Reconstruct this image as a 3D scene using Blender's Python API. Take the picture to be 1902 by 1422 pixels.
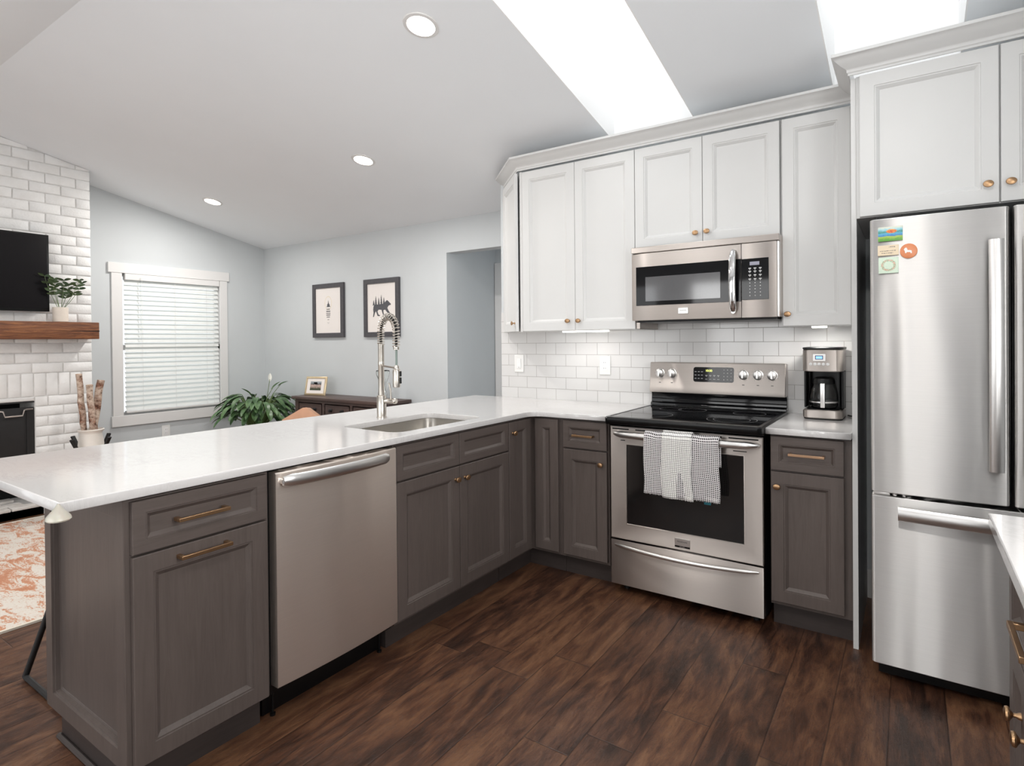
import bpy, bmesh, math, random
from math import sin, cos, pi, radians, sqrt
from mathutils import Vector, Matrix
random.seed(7)
for o in list(bpy.data.objects): bpy.data.objects.remove(o)
SC = bpy.context.scene
COL = SC.collection
V3 = Vector

# ------------------------------------------------------------------ camera
YAW, PIT, ROL = radians(33.832), radians(-.39), radians(-.52)
fw0 = V3((-sin(YAW), cos(YAW), 0)); rt0 = V3((cos(YAW), sin(YAW), 0)); ZZ = V3((0, 0, 1))
fwd = fw0 * cos(PIT) + ZZ * sin(PIT); up0 = ZZ * cos(PIT) - fw0 * sin(PIT)
rgt = rt0 * cos(ROL) + up0 * sin(ROL); upv = up0 * cos(ROL) - rt0 * sin(ROL)
cam = bpy.data.objects.new('camera', bpy.data.cameras.new('camera')); COL.objects.link(cam)
cam.matrix_world = Matrix(((rgt.x, upv.x, -fwd.x, 1.315), (rgt.y, upv.y, -fwd.y, -3.379), (rgt.z, upv.z, -fwd.z, 1.298), (0, 0, 0, 1)))
cam.data.sensor_width = 36; cam.data.sensor_fit = 'HORIZONTAL'
cam.data.lens = 1078.8 * 36 / 1902
cam.data.shift_x = (951 - 967.94) / 1902; cam.data.shift_y = (640.29 - 711) / 1902
cam.data.clip_start = .02
SC.camera = cam

# ------------------------------------------------------------------ light and exposure
SC.view_settings.view_transform = 'Standard'; SC.view_settings.look = 'None'
SC.view_settings.gamma = 1; SC.view_settings.exposure = 0.45; SC.view_settings.use_curve_mapping = False
w = bpy.data.worlds.new('world'); SC.world = w; w.use_nodes = True
bg = w.node_tree.nodes['Background']
bg.inputs[0].default_value = (.90, .96, 1, 1); bg.inputs[1].default_value = 1.0
def area(name, loc, target, sx, sy, power, col=(1, 1, 1), spread=pi):
    l = bpy.data.lights.new(name, 'AREA'); l.shape = 'RECTANGLE'; l.size = sx; l.size_y = sy
    l.energy = power; l.color = col; l.spread = spread
    o = bpy.data.objects.new(name, l); COL.objects.link(o); o.location = loc
    o.rotation_euler = (V3(target) - V3(loc)).to_track_quat('-Z', 'Z').to_euler(); return o
K_SKY, K_REAR, K_SIDE, K_CAN = 4.5, 22, 46, 18
area('skylight_daylight', (.078, -.83, 3.62), (.078, -.83, 0), .5, 1.3, K_SKY, (.97, .99, 1))
area('skylight_daylight', (1.253, -.83, 3.62), (1.253, -.83, 0), .5, 1.3, K_SKY, (.97, .99, 1))
area('rear_door_daylight', (1.51, -5.02, 1.1), (1.51, 0, 1.05), .46, 2.0, K_REAR * .5, (1, .985, .97))
area('added_rear_window_light', (-.5, -5.02, 1.5), (-.5, 0, 1.4), 1.1, 1.1, K_REAR * .6, (1, .985, .97))  # light at an invented rear window, added to carry more of the fill
area('added_patio_door_light', (-2.6, -5.02, 1.15), (-2.6, 0, 1.1), 2.2, 1.9, K_REAR * .52, (1, .985, .97))  # light at an invented patio door behind the camera
area('added_side_window_light', (2.26, -2.75, 1.55), (0, -2.75, 1.35), 1.5, 1.0, K_SIDE, (1, .985, .97))  # invented side window, added to brighten the peninsula fronts and dishwasher

# ------------------------------------------------------------------ materials
def lin(c):
    def f(v):
        v /= 255.
        return v / 12.92 if v <= .04045 else ((v + .055) / 1.055) ** 2.4
    return (f(c[0]), f(c[1]), f(c[2]), 1)
class N:
    def __init__(s, name):
        s.m = bpy.data.materials.new(name); s.m.use_nodes = True; s.t = s.m.node_tree
        s.b = s.t.nodes['Principled BSDF']; s._tc = None
    def n(s, ty, **k):
        x = s.t.nodes.new('ShaderNode' + ty)
        for a, v in k.items(): setattr(x, a, v)
        return x
    def tc(s, out='Object'):
        if not s._tc: s._tc = s.n('TexCoord')
        return s._tc.outputs[out]
    def set(s, node, key, v):
        i = node.inputs[key]
        if hasattr(v, 'is_linked') or isinstance(v, bpy.types.NodeSocket): s.t.links.new(v, i)
        else: i.default_value = v
        return node
    def mapping(s, scale=(1, 1, 1), loc=(0, 0, 0), rot=(0, 0, 0), src=None):
        x = s.n('Mapping'); s.set(x, 'Vector', src or s.tc()); x.inputs['Scale'].default_value = scale
        x.inputs['Location'].default_value = loc; x.inputs['Rotation'].default_value = rot; return x.outputs[0]
    def noise(s, vec, scale=5, detail=3, rough=.5, dist=0, w=None):
        x = s.n('TexNoise'); 
        if w is not None: x.noise_dimensions = '4D'; s.set(x, 'W', w)
        s.set(x, 'Vector', vec); x.inputs['Scale'].default_value = scale
        x.inputs['Detail'].default_value = detail; x.inputs['Roughness'].default_value = rough; x.inputs['Distortion'].default_value = dist
        return x.outputs[0]
    def ramp(s, fac, stops, interp='LINEAR'):
        x = s.n('ValToRGB'); s.set(x, 'Fac', fac); e = x.color_ramp.elements; x.color_ramp.interpolation = interp
        while len(e) < len(stops): e.new(.5)
        for q, (p, c) in zip(e, stops): q.position = p; q.color = c if len(c) == 4 else (*c, 1)
        return x.outputs[0]
    def math(s, op, a, b=0.0, c=None):
        x = s.n('Math', operation=op); s.set(x, 0, a); s.set(x, 1, b)
        if c is not None: s.set(x, 2, c)
        return x.outputs[0]
    def mix(s, fac, a, b, blend='MIX'):
        x = s.n('Mix', data_type='RGBA', blend_type=blend)
        s.set(x, 0, fac); s.set(x, 6, a); s.set(x, 7, b); return x.outputs[2]
    def sep(s, vec):
        x = s.n('SeparateXYZ'); s.set(x, 0, vec); return x.outputs
    def comb(s, a, b, c):
        x = s.n('CombineXYZ'); s.set(x, 0, a); s.set(x, 1, b); s.set(x, 2, c); return x.outputs[0]
    def bump(s, h, strength=.2, dist=.01):
        x = s.n('Bump'); x.inputs['Strength'].default_value = strength; x.inputs['Distance'].default_value = dist
        s.set(x, 'Height', h); s.t.links.new(x.outputs[0], s.b.inputs['Normal']); return x
    def P(s, **k):
        nm = dict(col='Base Color', rough='Roughness', metal='Metallic', spec='Specular IOR Level', trans='Transmission Weight', coat='Coat Weight',
                  coatr='Coat Roughness', ior='IOR', alpha='Alpha', em='Emission Color', es='Emission Strength', an='Anisotropic', sub='Subsurface Weight', sheen='Sheen Weight')
        for a, v in k.items(): s.set(s.b, nm[a], v)
        return s
def plain(name, rgb, rough=.5, var=.04, scale=8, bump=0, **k):
    m = N(name); c = lin(rgb)
    f = m.noise(m.mapping(), scale, 4)
    lo = tuple(max(0, x * (1 - var)) for x in c[:3]); hi = tuple(min(1, x * (1 + var)) for x in c[:3])
    m.P(col=m.ramp(f, [(.3, lo), (.7, hi)]), rough=rough, **k)
    if bump: m.bump(m.noise(m.mapping(), scale * 12, 3), bump, .004)
    return m.m
M = {}
M['wall'] = plain('wall_paint_grey', (200, 204, 206), .75, .015, 3, .05)
M['ceil'] = plain('ceiling_paint', (240, 243, 246), .85, .01, 2, .05)
M['shaft'] = plain('skylight_shaft_paint', (245, 245, 245), .8, .01, 2)
M['trim'] = plain('trim_white', (222, 221, 220), .45, .01, 2)
M['white_cab'] = plain('white_cabinet_paint', (213, 213, 212), .35, .012, 3)
M['black'] = plain('black_plastic', (12, 12, 13), .3, .1, 20, spec=.3)
M['matte_black'] = plain('matte_black_metal', (24, 23, 24), .55, .1, 20)
M['void'] = plain('dark_gap', (10, 9, 9), .9, .05, 20)
M['plate'] = plain('outlet_white', (232, 232, 230), .35, .01, 4)
M['slot'] = plain('outlet_slot', (90, 88, 86), .6, .05, 9)
M['ink'] = plain('ink', (86, 86, 90), .8, .25, 220)
M['paper'] = plain('paper', (232, 226, 222), .7, .01, 6)
M['gold'] = plain('champagne_frame', (214, 194, 160), .3, .05, 30, metal=.7)
M['ceramic'] = plain('white_ceramic', (228, 222, 214), .35, .04, 14)
M['pot'] = plain('cream_pot', (226, 216, 204), .6, .04, 24, .1)
M['soil'] = plain('soil', (58, 44, 34), .95, .3, 60)
M['leather'] = plain('tan_leather', (192, 148, 120), .5, .08, 12, .15)
M['teal'] = plain('teal_tag', (24, 92, 104), .6, .1, 200)
M['rubber'] = plain('rubber', (20, 20, 20), .8, .1, 20)
M['white_plastic'] = plain('white_plastic', (236, 236, 236), .3, .01, 9)

def m_wood_cab(name, base, vert=True):
    m = N(name); c = lin(base)
    v = m.mapping((14, 14, 1.1) if vert else (1.1, 1.1, 14))
    g = m.noise(v, 3.2, 6, .62, 1.2); g2 = m.noise(m.mapping((60, 60, 6) if vert else (6, 6, 60)), 3, 3, .6)
    b = m.noise(m.mapping((1, 1, .6)), 1.7, 2)
    f = m.math('ADD', m.math('MULTIPLY', g, .55), m.math('MULTIPLY', g2, .18)); f = m.math('ADD', f, m.math('MULTIPLY', b, .45))
    cc = m.ramp(f, [(.36, tuple(x * .74 for x in c[:3])), (.58, c[:3]), (.80, tuple(x * 1.22 for x in c[:3]))])
    m.P(col=cc, rough=.42, spec=.4); m.bump(g2, .05, .002); return m.m
M['cab'] = m_wood_cab('stained_grey_brown_maple', (89, 80, 76)); M['cab_h'] = m_wood_cab('stained_grey_brown_maple_crosswise', (89, 80, 76), False)
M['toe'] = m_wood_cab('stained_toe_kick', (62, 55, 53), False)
M['console'] = m_wood_cab('dark_console_wood', (84, 68, 64), False)

def m_steel(name, rgb=(176, 172, 168), rough=.3, horiz=True, wob=0.0, ws=(3, 3, .6), an=.0):
    m = N(name)
    s = (3, 3, 900) if horiz else (900, 900, 3)
    g = m.noise(m.mapping(s), 2, 2, .5); c = lin(rgb)
    m.P(col=m.ramp(g, [(.3, tuple(x * .96 for x in c[:3])), (.7, tuple(min(1, x * 1.03) for x in c[:3]))]), metal=1.0,
        rough=m.math('ADD', m.math('MULTIPLY', g, .06), rough - .03))
    m.b.inputs['Anisotropic'].default_value = an; m.set(m.b, 'Tangent', m.comb(0., 0., 1.))
    if wob:
        b1 = m.n('Bump'); b1.inputs['Strength'].default_value = .03; b1.inputs['Distance'].default_value = .002; m.set(b1, 'Height', g)
        b2 = m.n('Bump'); b2.inputs['Strength'].default_value = 1; b2.inputs['Distance'].default_value = wob
        m.set(b2, 'Height', m.noise(m.mapping(ws), 1.6, 1, .4, .6)); m.t.links.new(b1.outputs[0], b2.inputs['Normal'])
        m.t.links.new(b2.outputs[0], m.b.inputs['Normal'])
    return m.m
M['steel'] = m_steel('brushed_steel', (204, 196, 190), .44, an=.95)
M['steel_fr'] = m_steel('fridge_steel', (214, 212, 210), .44, True, .007, (3.2, 3.2, .4), 1.0)
M['steel_dw'] = m_steel('dishwasher_steel', (236, 224, 214), .36, True, .011, (3.0, 3.0, .4), .96)
M['steel_h'] = m_steel('handle_steel', (222, 220, 218), .3)
M['nickel'] = m_steel('brushed_nickel', (204, 198, 190), .25, False)
M['steel_dw'].node_tree.nodes['Principled BSDF'].inputs['Metallic'].default_value = .86
M['sinksteel'] = m_steel('sink_steel', (188, 184, 178), .34, False)
M['chrome'] = m_steel('chrome', (225, 225, 225), .08, False)
M['bronze'] = m_steel('champagne_bronze', (176, 142, 108), .34)
M['bronze_l'] = m_steel('rose_gold_pull', (206, 168, 136), .3)
m = N('black_glass'); m.P(col=(.005, .005, .006, 1), rough=.05, spec=.32); M['bglass'] = m.m
m = N('oven_window'); m.P(col=(.010, .009, .009, 1), rough=.09, spec=.45); M['ovenglass'] = m.m
m = N('microwave_window'); f = m.n('TexVoronoi'); m.set(f, 'Vector', m.mapping((300, 300, 300))); m.P(col=m.ramp(f.outputs[0], [(0, (.035, .035, .04)), (.6, (.10, .10, .105))]), rough=.1, spec=.9, coat=.5, coatr=.05); M['mwglass'] = m.m
m = N('tv_screen'); m.P(col=(.005, .004, .005, 1), rough=.22, spec=.18); M['tv'] = m.m
m = N('clear_glass'); m.P(col=(.97, .985, .98, 1), rough=.02, trans=1.0, ior=1.45); M['glass'] = m.m
m = N('carafe_glass'); m.P(col=(.8, .8, .8, 1), rough=.03, trans=1.0, ior=1.3); M['carafe'] = m.m
m = N('window_glass'); m.P(col=(1, 1, 1, 1), rough=0, trans=1.0, ior=1.02); M['wglass'] = m.m
m = N('frosted_bumper'); m.P(col=lin((238, 234, 222)), rough=.25, trans=.6, sub=.1); M['bumper'] = m.m
def emis(name, rgb, s):
    m = N(name); c = lin(rgb); m.P(col=c, em=c, es=s); return m.m
M['lamp'] = emis('lamp_lens', (255, 246, 232), 14)
M['ledbar'] = emis('led_bar', (255, 252, 246), 5)
M['lcd'] = emis('blue_lcd', (120, 165, 235), 1.1)
M['digits'] = emis('yellow_digits', (225, 235, 120), 1.6)

# hickory floor
m = N('hickory_floor')
x, y, z = m.sep(m.tc())
PW = .1655
xr = m.math('DIVIDE', m.math('ADD', x, 10 - .0 + .005), PW); row = m.math('FLOOR', xr)
wn = m.n('TexWhiteNoise', noise_dimensions='1D'); m.set(wn, 'W', row)
yy = m.math('ADD', m.math('DIVIDE', y, 1.22), m.math('MULTIPLY', wn.outputs[0], 3.7)); yi = m.math('FLOOR', yy)
wn2 = m.n('TexWhiteNoise', noise_dimensions='2D'); m.set(wn2, 'Vector', m.comb(row, yi, 0.)); pid = wn2.outputs[0]
off = m.math('MULTIPLY', pid, 37.)
vec = m.comb(m.math('MULTIPLY', x, 1.0), m.math('MULTIPLY', y, 1.), 0.)
st = m.n('Mapping'); m.set(st, 'Vector', vec); st.inputs['Scale'].default_value = (5.5, 1.25, 1)
warp = m.noise(st.outputs[0], 1.6, 3, .5, .4, off)
blot = m.ramp(m.noise(st.outputs[0], 2.6, 7, .72, 1.2, off), [(.30, (0, 0, 0)), (.72, (1, 1, 1))])
st2 = m.n('Mapping'); m.set(st2, 'Vector', vec); st2.inputs['Scale'].default_value = (62, 5.5, 1)
fine = m.noise(st2.outputs[0], 2.2, 7, .74, .9, off)
st4 = m.n('Mapping'); m.set(st4, 'Vector', vec); st4.inputs['Scale'].default_value = (30, 7, 1)
crk = m.noise(st4.outputs[0], 2.0, 5, .62, 1.2, off); crk = m.ramp(m.math('ABSOLUTE', m.math('SUBTRACT', crk, .5)), [(.0, (1, 1, 1)), (.022, (0, 0, 0))])
ringv = m.math('ADD', m.math('MULTIPLY', warp, 26.), m.math('MULTIPLY', fine, 1.6))
ring = m.math('ADD', m.math('MULTIPLY', m.math('SINE', ringv), .5), .5)
f = m.math('ADD', m.math('MULTIPLY', blot, .44), m.math('MULTIPLY', fine, .46)); f = m.math('ADD', f, m.math('MULTIPLY', ring, .16))
f = m.math('ADD', f, m.math('MULTIPLY', m.math('SUBTRACT', pid, .5), .16))
colr = m.ramp(f, [(.18, lin((30, 20, 16))), (.36, lin((56, 36, 27))), (.52, lin((84, 55, 40))), (.70, lin((110, 77, 55))), (.92, lin((134, 100, 76)))])
kn = m.n('TexVoronoi'); st3 = m.n('Mapping'); m.set(st3, 'Vector', m.comb(m.math('ADD', x, off), y, 0.)); st3.inputs['Scale'].default_value = (5., 2.3, 1); m.set(kn, 'Vector', st3.outputs[0]); kn.inputs['Scale'].default_value = .8
kd = m.math('ADD', kn.outputs[0], m.math('MULTIPLY', m.noise(st.outputs[0], 6, 3, .6, 0, off), .18))
knot = m.ramp(kd, [(.12, (1, 1, 1)), (.27, (0, 0, 0))])
colr = m.mix(m.math('MULTIPLY', crk, .45), colr, lin((34, 22, 17)))
colr = m.mix(m.math('MULTIPLY', knot, .75), colr, lin((24, 15, 12)))
fx = m.math('FRACT', xr); fy = m.math('FRACT', yy)
ex = m.math('MINIMUM', fx, m.math('SUBTRACT', 1., fx)); ey = m.math('MULTIPLY', m.math('MINIMUM', fy, m.math('SUBTRACT', 1., fy)), 1.22 / PW)
seam = m.ramp(m.math('MINIMUM', ex, ey), [(.006, (1, 1, 1)), (.018, (0, 0, 0))])
colr = m.mix(m.math('MULTIPLY', seam, .6), colr, lin((30, 20, 16)))
m.P(col=colr, rough=m.math('ADD', .26, m.math('MULTIPLY', fine, .16)), spec=.5)
hgt = m.math('SUBTRACT', m.math('SUBTRACT', m.math('ADD', m.math('MULTIPLY', fine, .5), m.math('MULTIPLY', blot, .4)), m.math('MULTIPLY', crk, .35)), m.math('MULTIPLY', seam, .8)); m.bump(hgt, .28, .004)
M['floor'] = m.m

# quartz
m = N('white_quartz'); a = m.noise(m.mapping((1, 2.2, 1), rot=(0, 0, .5)), 5, 8, .72, 2.2)
vein = m.ramp(a, [(.46, lin((206, 204, 203))), (.5, lin((190, 187, 186))), (.535, lin((208, 206, 205)))])
spk = m.ramp(m.noise(m.mapping(), 160, 2), [(.35, (.93, .93, .93)), (.5, (1, 1, 1))])
fl = m.ramp(m.noise(m.mapping(), 3, 3), [(.4, (0, 0, 0)), (.66, (1, 1, 1))])
m.P(col=m.mix(.3, m.mix(m.math('MULTIPLY', fl, .6), lin((208, 206, 205)), vein), spk, 'MULTIPLY'), rough=.09, spec=.5); M['quartz'] = m.m

# subway tile
m = N('subway_tile'); x, y, z = m.sep(m.tc())
br = m.n('TexBrick', offset=.5, offset_frequency=2); m.set(br, 'Vector', m.comb(m.math('ADD', x, .974 + .1545 * 20), m.math('SUBTRACT', z, .974 - .077 * 8 ), 0.))
for k, v in (('Scale', 1.), ('Mortar Size', .0013), ('Mortar Smooth', .1), ('Brick Width', .1545), ('Row Height', .077), ('Bias', 0.)): br.inputs[k].default_value = v
br.inputs['Color1'].default_value = lin((216, 215, 214)); br.inputs['Color2'].default_value = lin((212, 211, 210)); br.inputs['Mortar'].default_value = lin((158, 155, 152))
m.P(col=br.outputs[0], rough=m.math('ADD', .1, m.math('MULTIPLY', br.outputs[1], .5)), spec=.5)
m.bump(m.math('SUBTRACT', 1., br.outputs[1]), .4, .002); M['tile'] = m.m

# painted brick
m = N('white_painted_brick'); n1 = m.noise(m.mapping(), 9, 4); n2 = m.noise(m.mapping(), 70, 4)
m.P(col=m.ramp(n1, [(.3, lin((226, 225, 223))), (.7, lin((236, 236, 235)))]), rough=.6); m.bump(m.math('ADD', n2, m.math('MULTIPLY', n1, .8)), .35, .006); M['brick'] = m.m
m = N('brick_mortar'); m.P(col=m.ramp(m.noise(m.mapping(), 30, 4), [(.3, lin((205, 203, 201))), (.7, lin((222, 221, 219)))]), rough=.8); m.bump(m.noise(m.mapping(), 60, 3), .4, .005); M['mortar'] = m.m
m = N('hearth_brick'); m.P(col=m.ramp(m.noise(m.mapping(), 12, 5), [(.3, lin((196, 190, 184))), (.7, lin((226, 222, 218)))]), rough=.6); M['hearth'] = m.m
# mantel timber
m = N('mantel_timber'); g = m.noise(m.mapping((9, 1.2, 9)), 3, 7, .7, 1.5); g2 = m.noise(m.mapping((60, 2, 60)), 2, 3)
ff = m.math('ADD', m.math('MULTIPLY', g, .75), m.math('MULTIPLY', g2, .3))
m.P(col=m.ramp(ff, [(.32, lin((62, 34, 20))), (.5, lin((112, 66, 38))), (.72, lin((158, 104, 62)))]), rough=.5); m.bump(ff, .5, .01); M['mantel'] = m.m
# birch bark
m = N('birch_bark'); a = m.noise(m.mapping((16, 16, 20)), 2, 6, .7, .6); b = m.noise(m.mapping((4, 4, 6)), 2, 4, .6)
m.P(col=m.mix(m.ramp(b, [(.42, (0, 0, 0)), (.6, (1, 1, 1))]), m.ramp(a, [(.34, lin((84, 60, 48))), (.44, lin((186, 164, 146))), (.7, lin((226, 212, 198)))]), m.ramp(a, [(.4, lin((84, 50, 36))), (.65, lin((172, 128, 104)))])), rough=.8)
m.bump(a, .5, .006); M['birch'] = m.m
M['birch_end'] = plain('birch_cut_end', (196, 164, 134), .8, .15, 60)
# rug
m = N('rust_rug'); vv = m.mapping((3.2, 7, 1)); a = m.noise(vv, 1.9, 6, .7, 1.1); b = m.noise(m.mapping((30, 60, 1)), 2, 4, .7); c = m.noise(m.mapping((1, 1, 1)), 2.2, 3)
fa = m.math('ADD', m.math('MULTIPLY', a, .66), m.math('MULTIPLY', b, .34)); fa = m.math('ADD', fa, m.math('MULTIPLY', m.math('SUBTRACT', c, .5), .25))
m.P(col=m.ramp(fa, [(.40, lin((184, 116, 76))), (.475, lin((200, 142, 106))), (.51, lin((216, 206, 194))), (.6, lin((222, 214, 204))), (.68, lin((206, 172, 144)))]), rough=.95, sheen=.2); m.bump(b, .5, .006); M['rug'] = m.m
M['rug_edge'] = plain('rug_binding', (222, 214, 200), .9, .03, 30)
# leaves
def leafm(name, a, b):
    m = N(name); m.P(col=m.ramp(m.noise(m.mapping(), 14, 3), [(.3, lin(a)), (.7, lin(b))]), rough=.38, spec=.5); return m.m
M['leaf'] = leafm('lily_leaf', (44, 74, 40), (98, 128, 84)); M['leaf2'] = leafm('pot_plant_leaf', (36, 58, 36), (80, 100, 66))
M['stem'] = leafm('green_stem', (72, 96, 52), (112, 132, 78)); M['spathe'] = plain('lily_spathe', (240, 240, 232), .5, .02)
# towel
def towel(name, base, line, frac, pitch=.0085):
    m = N(name); x, y, z = m.sep(m.tc('UV'))
    dx = m.math('MULTIPLY', m.math('SUBTRACT', m.noise(m.tc('UV'), 9, 2), .5), .012)
    u = m.math('FRACT', m.math('DIVIDE', m.math('ADD', x, dx), pitch)); v = m.math('FRACT', m.math('DIVIDE', m.math('ADD', y, dx), pitch))
    a = m.math('GREATER_THAN', u, frac); b = m.math('GREATER_THAN', v, frac); k = m.math('MAXIMUM', a, b)
    m.P(col=m.mix(k, lin(base), lin(line)), rough=.95, sheen=.3); m.bump(k, .4, .002); return m.m
M['towel'] = towel('dark_check_towel', (34, 30, 34), (226, 222, 222), .66); M['towel_l'] = towel('light_check_towel', (240, 238, 234), (52, 50, 52), .82)
M['fringe'] = plain('towel_fringe', (222, 218, 216), .95, .05, 50)
# blinds
m = N('blind_slat'); m.P(col=lin((240, 240, 238)), rough=.4, trans=0.0, sub=0.0); 
tr = m.n('BsdfTranslucent'); tr.inputs[0].default_value = lin((240, 244, 242)); ms = m.n('MixShader'); ms.inputs[0].default_value = .35
m.t.links.new(m.b.outputs[0], ms.inputs[1]); m.t.links.new(tr.outputs[0], ms.inputs[2]); m.t.links.new(ms.outputs[0], m.t.nodes['Material Output'].inputs[0]); M['slat'] = m.m
# fridge magnet art
m = N('landscape_magnet'); x, y, z = m.sep(m.tc('Generated')); nz = m.noise(m.tc('Generated'), 7, 4, .6, 1); zz = m.math('ADD', z, m.math('MULTIPLY', m.math('SUBTRACT', nz, .5), .28))
bc = m.ramp(zz, [(.12, lin((96, 160, 62))), (.3, lin((170, 196, 84))), (.38, lin((60, 120, 190))), (.52, lin((96, 176, 208))), (.62, lin((70, 140, 120))), (.78, lin((140, 200, 214))), (.95, lin((216, 218, 200)))])
dd = m.math('ADD', m.math('POWER', m.math('MULTIPLY', m.math('SUBTRACT', x, .55), 3.2), 2.), m.math('POWER', m.math('MULTIPLY', m.math('SUBTRACT', z, .68), 5.), 2.))
m.P(col=m.mix(m.ramp(dd, [(.35, (1, 1, 1)), (.6, (0, 0, 0))]), bc, m.ramp(nz, [(.4, lin((206, 84, 52))), (.6, lin((236, 160, 80)))])), rough=.35); M['mag1'] = m.m
m = N('wreath_magnet'); x, y, z = m.sep(m.tc('Generated')); r2 = m.math('SQRT', m.math('ADD', m.math('POWER', m.math('SUBTRACT', x, .5), 2.), m.math('POWER', m.math('SUBTRACT', z, .5), 2.)))
rg = m.math('ABSOLUTE', m.math('SUBTRACT', r2, .31)); nz = m.noise(m.tc('Generated'), 16, 3, .6)
m.P(col=m.mix(m.ramp(m.math('ADD', rg, m.math('MULTIPLY', nz, .12)), [(.10, (1, 1, 1)), (.14, (0, 0, 0))]), m.ramp(nz, [(.35, lin((196, 218, 200))), (.7, lin((216, 226, 206)))]), m.ramp(nz, [(.45, lin((130, 172, 136))), (.5, lin((224, 208, 190))), (.6, lin((206, 120, 100)))])), rough=.5); M['mag3'] = m.m
M['mag2'] = plain('pale_wood_sign', (226, 208, 180), .6, .06, 20); M['mag4'] = plain('orange_magnet', (216, 136, 92), .4, .07, 18)
m = N('photo_print'); x, y, z = m.sep(m.tc('Generated')); nz = m.noise(m.tc('Generated'), 9, 4, .7)
m.P(col=m.ramp(m.math('ADD', z, m.math('MULTIPLY', m.math('SUBTRACT', nz, .5), .7)), [(.2, lin((60, 66, 48))), (.4, lin((170, 150, 140))), (.55, lin((196, 170, 160))), (.68, lin((52, 56, 62))), (.9, lin((160, 166, 170)))]), rough=.3); M['photo'] = m.m

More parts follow.
